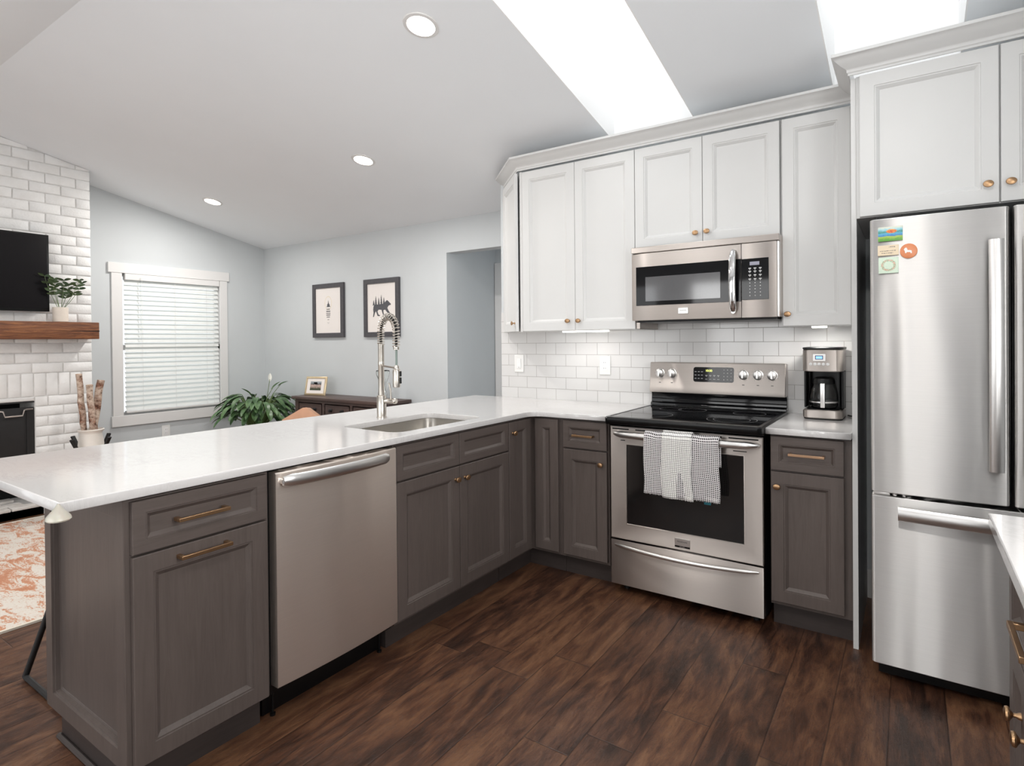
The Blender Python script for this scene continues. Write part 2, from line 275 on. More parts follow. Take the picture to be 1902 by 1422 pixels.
# ------------------------------------------------------------------ builders
ORG = {}
def thing(name, label, cat, loc=(0, 0, 0), rz=0, group=None):
    o = bpy.data.objects.new(name, None); COL.objects.link(o); o.location = loc; o.rotation_euler = (0, 0, rz); o.empty_display_size = .05
    o['label'] = label; o['category'] = cat
    if group: o['group'] = group
    ORG[o.name] = (Matrix.Translation(V3(loc)) @ Matrix.Rotation(rz, 4, 'Z')); return o
def tag(o, label, cat, group=None):
    o['label'] = label; o['category'] = cat
    if group: o['group'] = group
    return o
class MB:
    def __init__(s): s.b = bmesh.new()
    def face(s, pts, sm=False):
        f = s.b.faces.new([s.b.verts.new(p) for p in pts]); f.smooth = sm; return f
    def box(s, x0, x1, y0, y1, z0, z1, bev=0, T=None):
        vs = [s.b.verts.new(p if T is None else T @ V3(p)) for p in ((x0, y0, z0), (x1, y0, z0), (x1, y1, z0), (x0, y1, z0), (x0, y0, z1), (x1, y0, z1), (x1, y1, z1), (x0, y1, z1))]
        fs = [s.b.faces.new([vs[i] for i in q]) for q in ((3, 2, 1, 0), (4, 5, 6, 7), (0, 1, 5, 4), (1, 2, 6, 5), (2, 3, 7, 6), (3, 0, 4, 7))]
        if bev:
            es = list({e for f in fs for e in f.edges}); bmesh.ops.bevel(s.b, geom=es, offset=bev, segments=2, affect='EDGES', profile=.6)
        return s
    def grid(s, rows, close_u=False, close_v=False, sm=True):
        g = [[s.b.verts.new(p) for p in r] for r in rows]; nr = len(g); nc = len(g[0])
        for i in range(nr if close_v else nr - 1):
            for j in range(nc if close_u else nc - 1):
                q = (g[i][j], g[i][(j + 1) % nc], g[(i + 1) % nr][(j + 1) % nc], g[(i + 1) % nr][j])
                if len(set(q)) == 4:
                    try: s.b.faces.new(q).smooth = sm
                    except ValueError: pass
        return g
    def loft(s, rows, sm=True, caps=True):
        g = s.grid(rows, close_u=True, sm=sm)
        if caps:
            for r in (g[0], g[-1]):
                try: s.b.faces.new(r)
                except ValueError: pass
        return s
    def lathe(s, o, ax, prof, seg=24, sx=1, caps=True, sm=True):
        o = V3(o); ax = V3(ax).normalized(); a = ax.orthogonal().normalized() if abs(ax.z) < .9 else V3((1, 0, 0)); b = ax.cross(a)
        if abs(ax.z) < .9: a = V3((0, 0, 1)); b = ax.cross(a)
        rows = [[o + ax * h + (a * (sx * r * cos(2 * pi * k / seg)) + b * (r * sin(2 * pi * k / seg))) for k in range(seg)] for r, h in prof]
        return s.loft(rows, sm, caps)
    def sweep(s, path, prof, up=(0, 0, 1), closed=False, sm=True, scale=None, caps=True):
        path = [V3(p) for p in path]; up = V3(up); rows = []; n = len(path)
        for i, p in enumerate(path):
            t = ((path[(i + 1) % n] - path[i - 1]) if closed else (path[min(i + 1, n - 1)] - path[max(i - 1, 0)])).normalized()
            a = t.cross(up)
            if a.length < 1e-5: a = t.orthogonal()
            a.normalize(); c = a.cross(t); k = scale[i] if scale else 1
            rows.append([p + a * (q[0] * k) + c * (q[1] * k) for q in prof])
        if closed: s.grid(rows, close_u=True, close_v=True, sm=sm)
        else: s.loft(rows, sm, caps)
        return s
    def tube(s, path, r, seg=10, up=(0, 0, 1), closed=False, scale=None):
        return s.sweep(path, [(r * cos(2 * pi * k / seg), r * sin(2 * pi * k / seg)) for k in range(seg)], up, closed, True, scale)
    def prism(s, pts, vec, sm=False):
        vec = V3(vec); s.loft([[V3(p) for p in pts], [V3(p) + vec for p in pts]], sm); return s
    def rings(s, o, u, n, w, h, rl, back):
        o, u, n = V3(o), V3(u), V3(n); z = V3((0, 0, 1)); rows = []
        for ins, d in [(0, -back)] + rl:
            rows.append([o + u * a + z * b + n * d for a, b in ((ins, ins), (w - ins, ins), (w - ins, h - ins), (ins, h - ins))])
        s.loft(rows, False); return s
    def build(s, name, mat, parent=None, bev=0, local=False, smooth_angle=None):
        bmesh.ops.recalc_face_normals(s.b, faces=s.b.faces)
        me = bpy.data.meshes.new(name); W = ORG.get(parent.name, Matrix()) if parent else Matrix()
        if not local and parent: s.b.transform(W.inverted())
        if not parent:
            c = V3((0, 0, 0)); 
        s.b.to_mesh(me); s.b.free(); o = bpy.data.objects.new(name, me); COL.objects.link(o)
        if parent: o.parent = parent
        ORG[o.name] = W.copy()
        for q in (mat if isinstance(mat, (list, tuple)) else [mat]): me.materials.append(M[q] if isinstance(q, str) else q)
        me.set_sharp_from_angle(angle=radians(38))
        if bev:
            b = o.modifiers.new('bevel', 'BEVEL'); b.width = bev; b.segments = 2; b.limit_method = 'ANGLE'; b.angle_limit = radians(40)
        return o
def struct(o): o['kind'] = 'structure'; return o
def box(name, mat, x0, x1, y0, y1, z0, z1, parent=None, bev=0): return MB().box(x0, x1, y0, y1, z0, z1).build(name, mat, parent, bev)
DOOR = [(0, -.002), (.002, 0), (.052, 0), (.0535, -.003), (.058, -.003), (.061, -.0055), (.070, -.0115), (.0705, -.0125)]
DRAW = [(0, -.002), (.002, 0), (.034, 0), (.0355, -.003), (.039, -.003), (.041, -.0055), (.049, -.0115), (.0495, -.0125)]
def front(name, parent, o, u, n, w, h, mat, prof=DOOR, t=.019):
    return MB().rings(o, u, n, w, h, prof, t).build(name, mat, parent)
def knob(parent, p, n, mat='bronze', s=1.0):
    return MB().lathe(p, n, [(.004 * s, 0), (.0085 * s, .0005), (.0075 * s, .004), (.0048 * s, .008), (.0048 * s, .013), (.010 * s, .0165), (.0152 * s, .019), (.0162 * s, .022), (.0145 * s, .0255), (.008 * s, .0275), (.001, .028)], 20, .82).build('knob', mat, parent)
def pull(parent, c, u, n, L=.14, mat='bronze', name='handle'):
    c, u, n = V3(c), V3(u), V3(n); z = V3((0, 0, 1)); mb = MB()
    def bx(a0, a1, d0, d1, z0, z1):
        rows = [[c + u * a + n * d + z * q for a, d in ((a0, d0), (a1, d0), (a1, d1), (a0, d1))] for q in (z0, z1)]; mb.loft(rows, False)
    h = L / 2; bx(-h, h, .026, .035, -.0055, .0055)
    for sg in (-1, 1): bx(sg * (h - .006) - .006, sg * (h - .006) + .006, 0, .027, -.0055, .0055)
    return mb.build(name, mat, parent, .0012)
def txt(name, body, size, o, u, mat, parent, ext=.0004, n=None, xs=1.0):
    c = bpy.data.curves.new(name, 'FONT'); c.body = body; c.size = size; c.extrude = ext; c.align_x = 'CENTER'; c.align_y = 'CENTER'
    t = bpy.data.objects.new('t', c); me = bpy.data.meshes.new_from_object(t); bpy.data.objects.remove(t); bpy.data.curves.remove(c)
    u = V3(u).normalized(); z = V3((0, 0, 1)) ; n = u.cross(z)
    Mx = Matrix(((u.x * xs, z.x, n.x, o[0]), (u.y * xs, z.y, n.y, o[1]), (u.z * xs, z.z, n.z, o[2]), (0, 0, 0, 1)))
    W = ORG.get(parent.name, Matrix()); me.transform(W.inverted() @ Mx); me.materials.clear(); me.materials.append(M[mat])
    ob = bpy.data.objects.new(name, me); COL.objects.link(ob); ob.parent = parent; return ob
def curveslab(name, outer, holes, z0, z1, mat, bev=.003, parent=None):
    c = bpy.data.curves.new(name, 'CURVE'); c.dimensions = '2D'; c.fill_mode = 'BOTH'; c.extrude = (z1 - z0) / 2 - bev; c.bevel_depth = bev; c.bevel_resolution = 2; c.offset = -bev
    for pts in [outer] + holes:
        s = c.splines.new('POLY'); s.points.add(len(pts) - 1); s.use_cyclic_u = True
        for q, p in zip(s.points, pts): q.co = (p[0], p[1], 0, 1)
    t = bpy.data.objects.new('t', c); me = bpy.data.meshes.new_from_object(t); bpy.data.objects.remove(t); bpy.data.curves.remove(c)
    me.transform(Matrix.Translation((0, 0, (z0 + z1) / 2))); me.name = name; me.materials.clear(); me.materials.append(M[mat])
    o = bpy.data.objects.new(name, me); COL.objects.link(o)
    if parent: o.parent = parent
    return o
def rrect(x0, x1, y0, y1, r, seg=6):
    out = []
    for cx, cy, a in ((x1 - r, y1 - r, 0), (x0 + r, y1 - r, 90), (x0 + r, y0 + r, 180), (x1 - r, y0 + r, 270)):
        for k in range(seg + 1):
            q = radians(a + 90 * k / seg); out.append((cx + r * cos(q), cy + r * sin(q)))
    return out
X, Y = V3((1, 0, 0)), V3((0, 1, 0)); nX, nY = -X, -Y

# ------------------------------------------------------------------ room shell
XW, YP, XR, YB = -4.805, .5, 2.12, -4.95
RY, RZ, SL = -2.22, 2.955, .2158
def cz(y): return RZ - SL * abs(y - RY)
struct(box('floor', 'floor', XW - .1, XR + .1, YB - .1, 2.2, -.05, 0))
# ceiling, kitchen side with two skylight shafts
mb = MB(); xs = [XW - .1, -.18, .335, 1.003, 1.506, XR + .1]; ys = [YP + .02, -.12, -1.5, RY]
for i in range(5):
    for j in range(3):
        if i in (1, 3) and j == 1: continue
        a, b, c, d = xs[i], xs[i + 1], ys[j], ys[j + 1]
        mb.prism([(a, c, cz(c)), (b, c, cz(c)), (b, d, cz(d)), (a, d, cz(d))], (0, 0, .02))
bmesh.ops.remove_doubles(mb.b, verts=mb.b.verts, dist=1e-4)
struct(mb.build('ceiling', 'ceil'))
mb = MB(); mb.prism([(XW - .1, RY, RZ), (XR + .1, RY, RZ), (XR + .1, YB - .1, cz(YB - .1)), (XW - .1, YB - .1, cz(YB - .1))], (0, 0, .02)); struct(mb.build('ceiling_rear', 'ceil'))
mb = MB(); mb.box(-2.9, -.9, YP + .02, 2.2, 2.36, 2.4); struct(mb.build('ceiling_hall', 'ceil'))
for i, (a, b) in enumerate(((-.18, .335), (1.003, 1.506))):
    mb = MB(); zt = 3.75
    for x in (a, b):
        e = .006 if x == a else -.006
        mb.prism([(x, -.12, cz(-.12) - .0005), (x, -1.5, cz(-1.5) - .0005), (x, -1.5, zt), (x, -.12, zt)], (e, 0, 0))
    mb.box(a + .0062, b - .0062, -.126, -.12, cz(-.12) - .001, zt); mb.box(a + .0062, b - .0062, -1.5, -1.494, cz(-1.5) - .001, zt)
    struct(mb.build('trim_%d' % (i + 1), 'shaft'))
    struct(box('window_%d' % (i + 3), 'wglass', a - .02, b + .02, -1.52, -.10, zt + .001, zt + .01))
# walls
def wallx(name, x, y0, y1, holes, th):   # wall in the plane x, with holes (y0,y1,z0,z1), top follows ceiling
    mb = MB(); cuts = sorted({y0, y1, RY if y0 < RY < y1 else y0, *[h[0] for h in holes], *[h[1] for h in holes]})
    for a, b in zip(cuts, cuts[1:]):
        hs = [h for h in holes if h[0] <= a and h[1] >= b]; segs = [(0, None)] if not hs else [(0, hs[0][2]), (hs[0][3], None)]
        for z0, z1 in segs:
            mb.prism([(x, a, z0), (x, b, z0), (x, b, z1 or cz(b) + .01), (x, a, z1 or cz(a) + .01)], (th, 0, 0))
    return struct(mb.build(name, 'wall'))
wallx('wall_left', XW, YB, YP + .1, [(-.965, -.003, .61, 1.99)], -.1)
wallx('wall_right', XR, YB, .1, [(-3.5, -2.0, 1.05, 2.05)], .1)  # opening made for the added side window light
mb = MB()
for q in (-3.47, -2.75, -2.03): mb.box(XR - .015, XR + .07, q - .03, q + .03, 1.05, 2.05)
for q in (1.08, 2.02): mb.box(XR - .015, XR + .07, -3.44, -2.06, q - .03, q + .03)
struct(mb.build('trim_8', 'trim'))  # frame of the added, unseen side window
# far wall with pictures and hall opening
mb = MB(); zt = cz(YP) + .01
mb.box(XW - .1, -2.065, YP, YP + .12, 0, zt); mb.box(-2.065, -1.02, YP, YP + .12, 2.078, zt); struct(mb.build('wall_far', 'wall'))
mb = MB(); mb.box(-2.165, -2.065, YP + .12, 1.22, 0, 2.36); mb.box(-2.165, -.9, 1.22, 1.32, 0, 2.36); struct(mb.build('wall_hall', 'wall'))
struct(box('trim_4', 'trim', -2.06, -1.97, 1.198, 1.22, 0, 2.06, bev=.004))
d = struct(box('door_1', 'trim', -1.965, -1.2, 1.206, 1.22, 0, 2.0))
mb = MB(); mb.box(-1.115, XR, 0, YP, 0, cz(0) + .0); 
mb.b.free(); mb = MB(); mb.prism([(-1.115, 0, 0), (-1.115, 0, cz(0) + .01), (-1.115, YP + .12, cz(YP) + .01), (-1.115, YP + .12, 0)], (XR + 1.115, 0, 0)); struct(mb.build('wall_kitchen', 'wall'))
# unseen rear wall; window and patio door openings are added to let light in
mb = MB(); zb = cz(YB) + .01; R0, R1, R2, R3 = -3.75, -1.45, -1.1, .1
for a, b, z0, z1 in ((XW - .1, R0, 0, zb), (R0, R1, 2.1, zb), (R1, R2, 0, zb), (R2, R3, 0, .95), (R2, R3, 2.1, zb), (R3, 1.26, 0, zb), (1.26, 1.76, 2.12, zb), (1.76, XR + .1, 0, zb)): mb.box(a, b, YB - .1, YB, z0, z1)
struct(mb.build('wall_rear', 'wall'))
mb = MB()
for a, b, z0, z1, mids in ((R0, R1, .0, 2.1, [(R0 + R1) / 2]), (R2, R3, .95, 2.1, [-.5]), (1.26, 1.76, .0, 2.12, [])):
    for q in [a + .03] + mids + [b - .03]: mb.box(q - .035, q + .035, YB - .07, YB + .015, z0, z1)
    for q in (z0 + .04, z1 - .04): mb.box(a + .06, b - .06, YB - .07, YB + .015, q - .04, q + .04)
struct(mb.build('trim_5', 'trim'))
struct(box('baseboard_far', 'trim', XW + .014, -2.065, YP - .014, YP, 0, .12)); struct(box('baseboard_left', 'trim', XW, XW + .014, -1.3, YP - .014, 0, .12))
struct(box('baseboard_kitchen', 'trim', 1.1325, 1.19, -.014, 0, 0, .14))
# backsplash tile slab
struct(box('trim_6', 'tile', -1.113, 1.1115, -.008, 0, .86, 1.5))

# living room window
W0, W1, WZ0, WZ1 = -.965, -.003, .61, 1.99
mb = MB(); e = XW
mb.box(e, e + .022, -1.06, .08, 1.965, 2.06); mb.box(e, e + .018, -1.033, W0 + .02, .635, 1.965); mb.box(e, e + .018, W1 - .02, .058, .635, 1.965); mb.box(e, e + .024, -1.045, .066, .535, .635)
struct(mb.build('window_1', 'trim', None, .003))
mb = MB()
for y in (W0 + .02, W1 - .02): mb.box(e - .07, e - .03, y - .02, y + .02, WZ0, WZ1)
for z in (WZ0 + .025, 1.27, WZ1 - .025): mb.box(e - .07, e - .03, W0, W1, z - .025, z + .025)
struct(mb.build('trim_7', 'trim', None, .003))
struct(box('window_2', 'wglass', e - .055, e - .05, W0 + .04, W1 - .04, WZ0 + .05, WZ1 - .05))
bl = thing('window_blind', 'white horizontal slat blind lowered over the living room window', 'blind', (e - .01, -.48, 1.95))
BY0, BY1 = -.925, -.035
box('headrail', 'trim', e - .022, e + .03, BY0, BY1, 1.905, 1.962, bl, .002)
mb = MB(); nS = 27
for k in range(nS):
    z = 1.885 - k * (1.885 - .70) / (nS - 1); T = Matrix.Translation((e - .0, 0, z)) @ Matrix.Rotation(radians(56), 4, 'Y')
    rows = []
    for y in (BY0 + .003, BY1 - .003): rows.append([T @ V3((q, y, .003 * (1 - (q / .025) ** 2) + s)) for s, rr in ((0, (-.025, -.012, 0, .012, .025)), (-.0022, (.025, .012, 0, -.012, -.025))) for q in rr])
    mb.loft(rows, False)
mb.build('slats', 'slat', bl)
box('bottom_rail', 'trim', e - .024, e + .024, BY0 + .003, BY1 - .003, .655, .675, bl, .003)
mb = MB()
for y in (-.78, -.48, -.17, -.10): mb.tube([(e + .026, y, 1.91), (e + .026, y, .67)], .0012, 5, (1, 0, 0))
mb.build('ladder_cord', 'trim', bl)
MB().tube([(e + .04, -.80, 1.93), (e + .042, -.798, 1.35)], .004, 8, (1, 0, 0)).build('tilt_wand', 'glass', bl)

# ------------------------------------------------------------------ base cabinets
XP, YF, CZ0 = -.466, -.609, .868
def carcass(parent, x0, x1, y0, y1, z0=.11, z1=.866): return box('body', 'cab', x0, x1, y0, y1, z0, z1, parent)
G = 'stained base cabinets of the peninsula and range wall'
# end cabinet with pull-out
c = thing('base_cabinet', 'dark-stained base cabinet at the open end of the peninsula, drawer above tall pull-out door', 'cabinet', (-.8, -2.45, 0))
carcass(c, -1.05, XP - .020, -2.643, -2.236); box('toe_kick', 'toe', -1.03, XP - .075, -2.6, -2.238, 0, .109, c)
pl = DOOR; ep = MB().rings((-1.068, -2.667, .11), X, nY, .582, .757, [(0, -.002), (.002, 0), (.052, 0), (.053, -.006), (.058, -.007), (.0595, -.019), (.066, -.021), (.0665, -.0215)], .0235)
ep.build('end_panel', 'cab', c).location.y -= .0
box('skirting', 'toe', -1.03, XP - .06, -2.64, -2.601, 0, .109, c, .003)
MB().tube([(-1.03, -2.647, .008), (XP - .06, -2.647, .008)], .009, 8).build('shoe_moulding', 'toe', c)
d = front('drawer', c, (XP, -2.652, .715), Y, X, .402, .147, 'cab_h', DRAW); pull(d, (XP, -2.468, .790), Y, X, .152)
d = front('pullout_door', c, (XP, -2.652, .120), Y, X, .402, .588, 'cab'); pull(d, (XP, -2.462, .679), Y, X, .152)
# sink cabinet
c = thing('base_cabinet', 'dark-stained double-door sink base cabinet between the dishwasher and the corner', 'cabinet', (-.8, -1.25, 0))
mb = MB(); mb.box(-1.05, XP - .020, -1.667, -1.64, .11, .866); mb.box(-1.05, XP - .02, -.872, -.849, .11, .866); mb.box(-1.05, -1.03, -1.64, -.872, .11, .866); mb.box(-1.03, XP - .02, -1.64, -.872, .11, .13)
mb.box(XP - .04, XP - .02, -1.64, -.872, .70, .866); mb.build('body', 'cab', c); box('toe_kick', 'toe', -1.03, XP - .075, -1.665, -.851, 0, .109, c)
front('false_drawer', c, (XP, -1.661, .715), Y, X, .404, .147, 'cab_h', DRAW); front('false_drawer', c, (XP, -1.253, .715), Y, X, .403, .147, 'cab_h', DRAW)
d = front('door', c, (XP, -1.661, .128), Y, X, .404, .579, 'cab'); knob(d, (XP, -1.287, .650), X)
d = front('door', c, (XP, -1.253, .128), Y, X, .403, .579, 'cab'); knob(d, (XP, -1.218, .648), X)
# corner
c = thing('base_cabinet', 'dark-stained corner base cabinet with two narrow tall doors meeting in the inside corner', 'cabinet', (-.8, -.3, 0))
mb = MB(); mb.box(-1.05, XP - .022, -.846, -.012, .11, .866); mb.box(XP - .021, -.301, YF + .022, -.012, .11, .866); mb.build('body', 'cab', c)
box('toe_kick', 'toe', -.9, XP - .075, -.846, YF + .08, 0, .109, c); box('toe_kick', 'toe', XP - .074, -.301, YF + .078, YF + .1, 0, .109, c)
NAR = [(0, -.002), (.002, 0), (.048, 0), (.0495, -.003), (.053, -.003), (.056, -.0055), (.064, -.0115), (.0645, -.0125)]
d = front('door', c, (XP, -.843, .128), Y, X, .208, .734, 'cab', NAR); knob(d, (XP, -.812, .803), X)
front('door', c, (-.455, YF, .128), X, nY, .150, .734, 'cab', NAR)
# drawer base
c = thing('base_cabinet', 'narrow dark-stained drawer and door cabinet just left of the range', 'cabinet', (-.15, -.3, 0))
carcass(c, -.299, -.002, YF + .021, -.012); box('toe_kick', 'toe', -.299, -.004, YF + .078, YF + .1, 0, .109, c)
d = front('drawer', c, (-.272, YF, .715), X, nY, .262, .147, 'cab_h', DRAW); pull(d, (-.140, YF, .787), X, nY, .122)
d = front('door', c, (-.272, YF, .128), X, nY, .262, .579, 'cab'); knob(d, (-.038, YF, .643), nY)
# right of range
c = thing('base_cabinet', 'narrow dark-stained drawer and door cabinet between the range and the fridge', 'cabinet', (.95, -.3, 0))
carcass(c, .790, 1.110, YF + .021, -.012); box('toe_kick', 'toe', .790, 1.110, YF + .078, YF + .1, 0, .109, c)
d = front('drawer', c, (.794, YF, .715), X, nY, .288, .149, 'cab_h', DRAW); pull(d, (.941, YF, .792), X, nY, .142, 'bronze_l')
d = front('door', c, (.794, YF, .128), X, nY, .288, .579, 'cab'); knob(d, (.822, YF, .644), nY)
# foreground cabinet
c = thing('base_cabinet', 'dark-stained cabinet in the right foreground with drawer pulls and paired knobs', 'cabinet', (1.8, -2.7, 0))
FX = 1.49
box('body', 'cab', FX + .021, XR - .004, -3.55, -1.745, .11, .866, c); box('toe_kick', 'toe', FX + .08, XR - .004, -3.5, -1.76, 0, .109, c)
d = front('drawer', c, (FX, -2.405, .667), Y, nX, .648, .195, 'cab_h', DRAW); pull(d, (FX, -2.115, .788), Y, nX, .145)
d = front('door', c, (FX, -1.969, .128), Y, nX, .212, .529, 'cab'); knob(d, (FX, -1.925, .567), nX)
d = front('door', c, (FX, -2.405, .128), Y, nX, .432, .529, 'cab'); knob(d, (FX, -2.012, .567), nX)
d = front('drawer', c, (FX, -3.1, .667), Y, nX, .688, .195, 'cab_h', DRAW); pull(d, (FX, -2.75, .788), Y, nX, .145)
d = front('door', c, (FX, -3.1, .128), Y, nX, .688, .529, 'cab'); knob(d, (FX, -2.46, .567), nX)
# refrigerator side panel
tag(box('side_panel', 'white_cab', 1.112, 1.1315, -.60, -.0125, 0, 2.372), 'tall thin white panel standing between the narrow cabinet and the fridge', 'panel')

# ------------------------------------------------------------------ countertops
CT0, CT1 = .874, .902
arc = [(-.459 + .075 * (1 - cos(a)), -.623 - .075 * (1 - sin(a))) for a in [radians(q) for q in range(0, 91, 15)]]
arc = [(-.384 - .075 * cos(a), -.698 + .075 * sin(a)) for a in [radians(q) for q in range(0, 91, 15)]]
outer = [(-.464, -2.819), (-.459, -2.814)] + arc + [(.021, -.623), (.021, -.0095), (-1.356, -.0095), (-1.356, -2.814), (-1.351, -2.819)]
o = curveslab('countertop', outer, [rrect(-.93, -.545, -1.58, -.965, .06)], CT0, CT1, 'quartz'); tag(o, 'long white quartz countertop of the peninsula, wrapping the corner to the range', 'countertop')
o = curveslab('countertop', [(.777, -.628), (1.110, -.628), (1.110, -.0095), (.777, -.0095)], [], CT0, CT1, 'quartz'); tag(o, 'small white quartz countertop under the coffee maker, right of the range', 'countertop')
o = curveslab('countertop', [(1.459, -3.58), (XR - .001, -3.58), (XR - .001, -1.712), (1.459, -1.712)], [], CT0, CT1, 'quartz'); tag(o, 'white quartz countertop corner at the right edge in front of the fridge', 'countertop')
# corner bumper
mb = MB(); z1 = CT0 - .0005
cc = V3((-.459, -2.819, 0)); rows = []
for z, r in ((CT1 - .001, .003), (CT1 - .012, .009), (CT0 + .006, .018), (CT0 - .004, .026), (CT0 - .011, .027), (CT0 - .015, .023)):
    rows.append([(cc.x + .002 + r * cos(radians(a)), cc.y - .002 + r * sin(radians(a)), z) for a in range(-160, 71, 15)] + [(cc.x + .0015, cc.y - .0015, z)])
mb.loft(rows); tag(mb.build('corner_bumper', 'bumper'), 'translucent cream bumper stuck on the near corner of the peninsula countertop', 'bumper')

# sink
s = thing('sink', 'stainless steel undermount sink sunk in the peninsula countertop', 'sink', (-.74, -1.27, .873))
def rr3(x0, x1, y0, y1, r, z): return [(p[0], p[1], z) for p in rrect(x0, x1, y0, y1, r, 6)]
mb = MB(); mb.loft([rr3(-.945, -.53, -1.595, -.95, .07, .8735), rr3(-.925, -.55, -1.575, -.97, .06, .8735), rr3(-.925, -.55, -1.575, -.97, .06, .872), rr3(-.918, -.557, -1.568, -.977, .06, .72), rr3(-.905, -.57, -1.555, -.99, .06, .70), rr3(-.76, -.72, -1.3, -1.24, .015, .695)], True, False)
mb.b.faces.new([mb.b.verts.new(p) for p in rr3(-.76, -.72, -1.3, -1.24, .015, .695)]); mb.build('basin', 'sinksteel', s)
MB().lathe((-.74, -1.27, .6955), (0, 0, 1), [(.04, 0), (.042, .003), (.03, .004), (.026, .001), (.001, .001)], 24).build('drain', 'chrome', s)
# faucet
fx, fy = -1.0, -1.25
f_ = thing('faucet', 'tall brushed nickel spring faucet behind the sink', 'faucet', (fx, fy, .902))
MB().lathe((fx, fy, .9022), (0, 0, 1), [(.027, 0), (.027, .003), (.0245, .004), (.0245, .112), (.022, .116), (.0155, .118), (.0155, .27), (.0165, .272), (.0165, .29), (.014, .30), (.0135, .385), (.012, .39)], 28).build('body', 'nickel', f_)
mb = MB()
for k in range(16): 
    z = 1.195 + k * .006
    mb.lathe((fx, fy, z), (0, 0, 1), [(.0145, 0), (.0172, .0012), (.0172, .0028), (.0145, .004)], 20)
mb.build('collar_rings', 'nickel', f_)
D = V3((cos(radians(-17.5)), sin(radians(-17.5)), 0)); R = .088
def fpath(t):   # 0..1 along hose arch
    P0 = V3((fx, fy, 1.285))
    if t < .2: return P0 + V3((0, 0, .065 * t / .2))
    if t < .8:
        a = pi * (t - .2) / .6; return P0 + V3((0, 0, .065)) + D * (R * (1 - cos(a))) + V3((0, 0, R * .9 * sin(a)))
    return P0 + D * (2 * R) + V3((0, 0, .065 - .075 * (t - .8) / .2))
NT = 620; pth = []
for i in range(NT + 1):
    t = i / NT; p = fpath(t); q = fpath(min(t + .002, 1)) - fpath(max(t - .002, 0)); q.normalize(); a = q.cross(D.cross(ZZ)).normalized(); b = q.cross(a)
    ph = 2 * pi * 27 * t; pth.append(p + (a * cos(ph) + b * sin(ph)) * .0175)
MB().tube(pth, .0026, 6).build('spring', 'nickel', f_)
MB().tube([fpath(i / 40) for i in range(41)], .0065, 10, D.cross(ZZ)).build('hose', 'rubber', f_)
e = fpath(1)
MB().lathe(e + V3((0, 0, -.016)), (0, 0, 1), [(.013, 0), (.0155, .002), (.0155, .007), (.013, .008), (.0155, .01), (.0155, .015), (.012, .017)], 20).build('spring_collar', 'nickel', f_)
MB().tube([e, e + V3((0, 0, -.10))], .0055, 10, (1, 0, 0)).build('lower_hose', plain('grey_green_hose', (128, 142, 136), .5, .04), f_)
h = e + V3((0, 0, -.205)); 
sp = MB().lathe(h, (0, 0, 1), [(.014, 0), (.0185, .003), (.0195, .02), (.0195, .085), (.017, .092), (.009, .10), (.009, .112)], 24).build('spray_head', 'nickel', f_)
mb = MB(); T = Matrix.Translation(h) @ Matrix.Rotation(radians(-17.5 + 40), 4, 'Z'); mb.box(.018, .025, -.006, .006, .02, .05, .002, T); mb.box(.018, .025, -.006, .006, .056, .082, .002, T); mb.build('spray_button', 'rubber', sp, 0)
mb = MB(); a0 = V3((fx, fy, 1.175)); a1 = h + V3((0, 0, .105)); a1.z = 1.168
mb.tube([a0, a0.lerp(a1, .9)], .0048, 10, (0, 0, 1)); mb.lathe(a1 - V3((0, 0, .008)), (0, 0, 1), [(.0105, 0), (.013, 0), (.013, .018), (.0105, .018)], 20); mb.build('support_arm', 'nickel', f_)
hd = V3((cos(radians(15)), sin(radians(15)), 0)); b0 = V3((fx, fy, .99))
mb = MB(); mb.lathe(b0 + hd * .02, hd, [(.013, 0), (.013, .05), (.0145, .052), (.0145, .066), (.012, .07)], 20)
p = b0 + hd * .058; mb.tube([p, p + V3((0, 0, .05)) - hd * .002, p + V3((0, 0, .095)) - hd * .012], .0048, 8, hd); mb.build('lever', 'nickel', f_)

# ------------------------------------------------------------------ dishwasher
d_ = thing('dishwasher', 'stainless steel dishwasher built into the peninsula below the counter', 'dishwasher', (-.75, -1.95, 0))
box('tub', 'black', -1.04, XP - .035, -2.232, -1.671, .10, .860, d_); box('toe_panel', 'black', -1.0, XP - .09, -2.22, -1.68, .005, .099, d_)
mb = MB(); rows = []
for k in range(15):
    a = k / 14; y = -2.222 + a * .549; bow = .012 * (1 - (2 * a - 1) ** 2)
    rows.append([(XP - .033, y, .135), (XP + .006 + bow, y, .135), (XP + .008 + bow, y, .139), (XP + .008 + bow, y, .857), (XP + .004 + bow, y, .861), (XP - .033, y, .861)])
mb.loft(rows); mb.build('door', 'steel_dw', d_)
mb = MB(); rows = []
for k in range(25):
    a = k / 24; y = -2.205 + a * .475; bow = .026 * sin(pi * a) ** .6 + .012; hh = .021 if 0 < k < 24 else .015
    c0 = V3((XP + .012 + bow, y, .832)); rows.append([c0 + V3((.009 * cos(q), 0, hh * sin(q))) for q in [2 * pi * j / 12 for j in range(12)]])
mb.loft(rows)
for y in (-2.2, -1.735): mb.lathe((XP + .008, y, .832), X, [(.010, 0), (.010, .018)], 12)
mb.build('handle', 'steel_h', d_)
for y in (-2.19, -1.70): MB().lathe((XP - .075, y, .0), (0, 0, 1), [(.010, 0), (.010, .008), (.004, .010), (.004, .14)], 10).build('leveling_leg', 'black', d_)

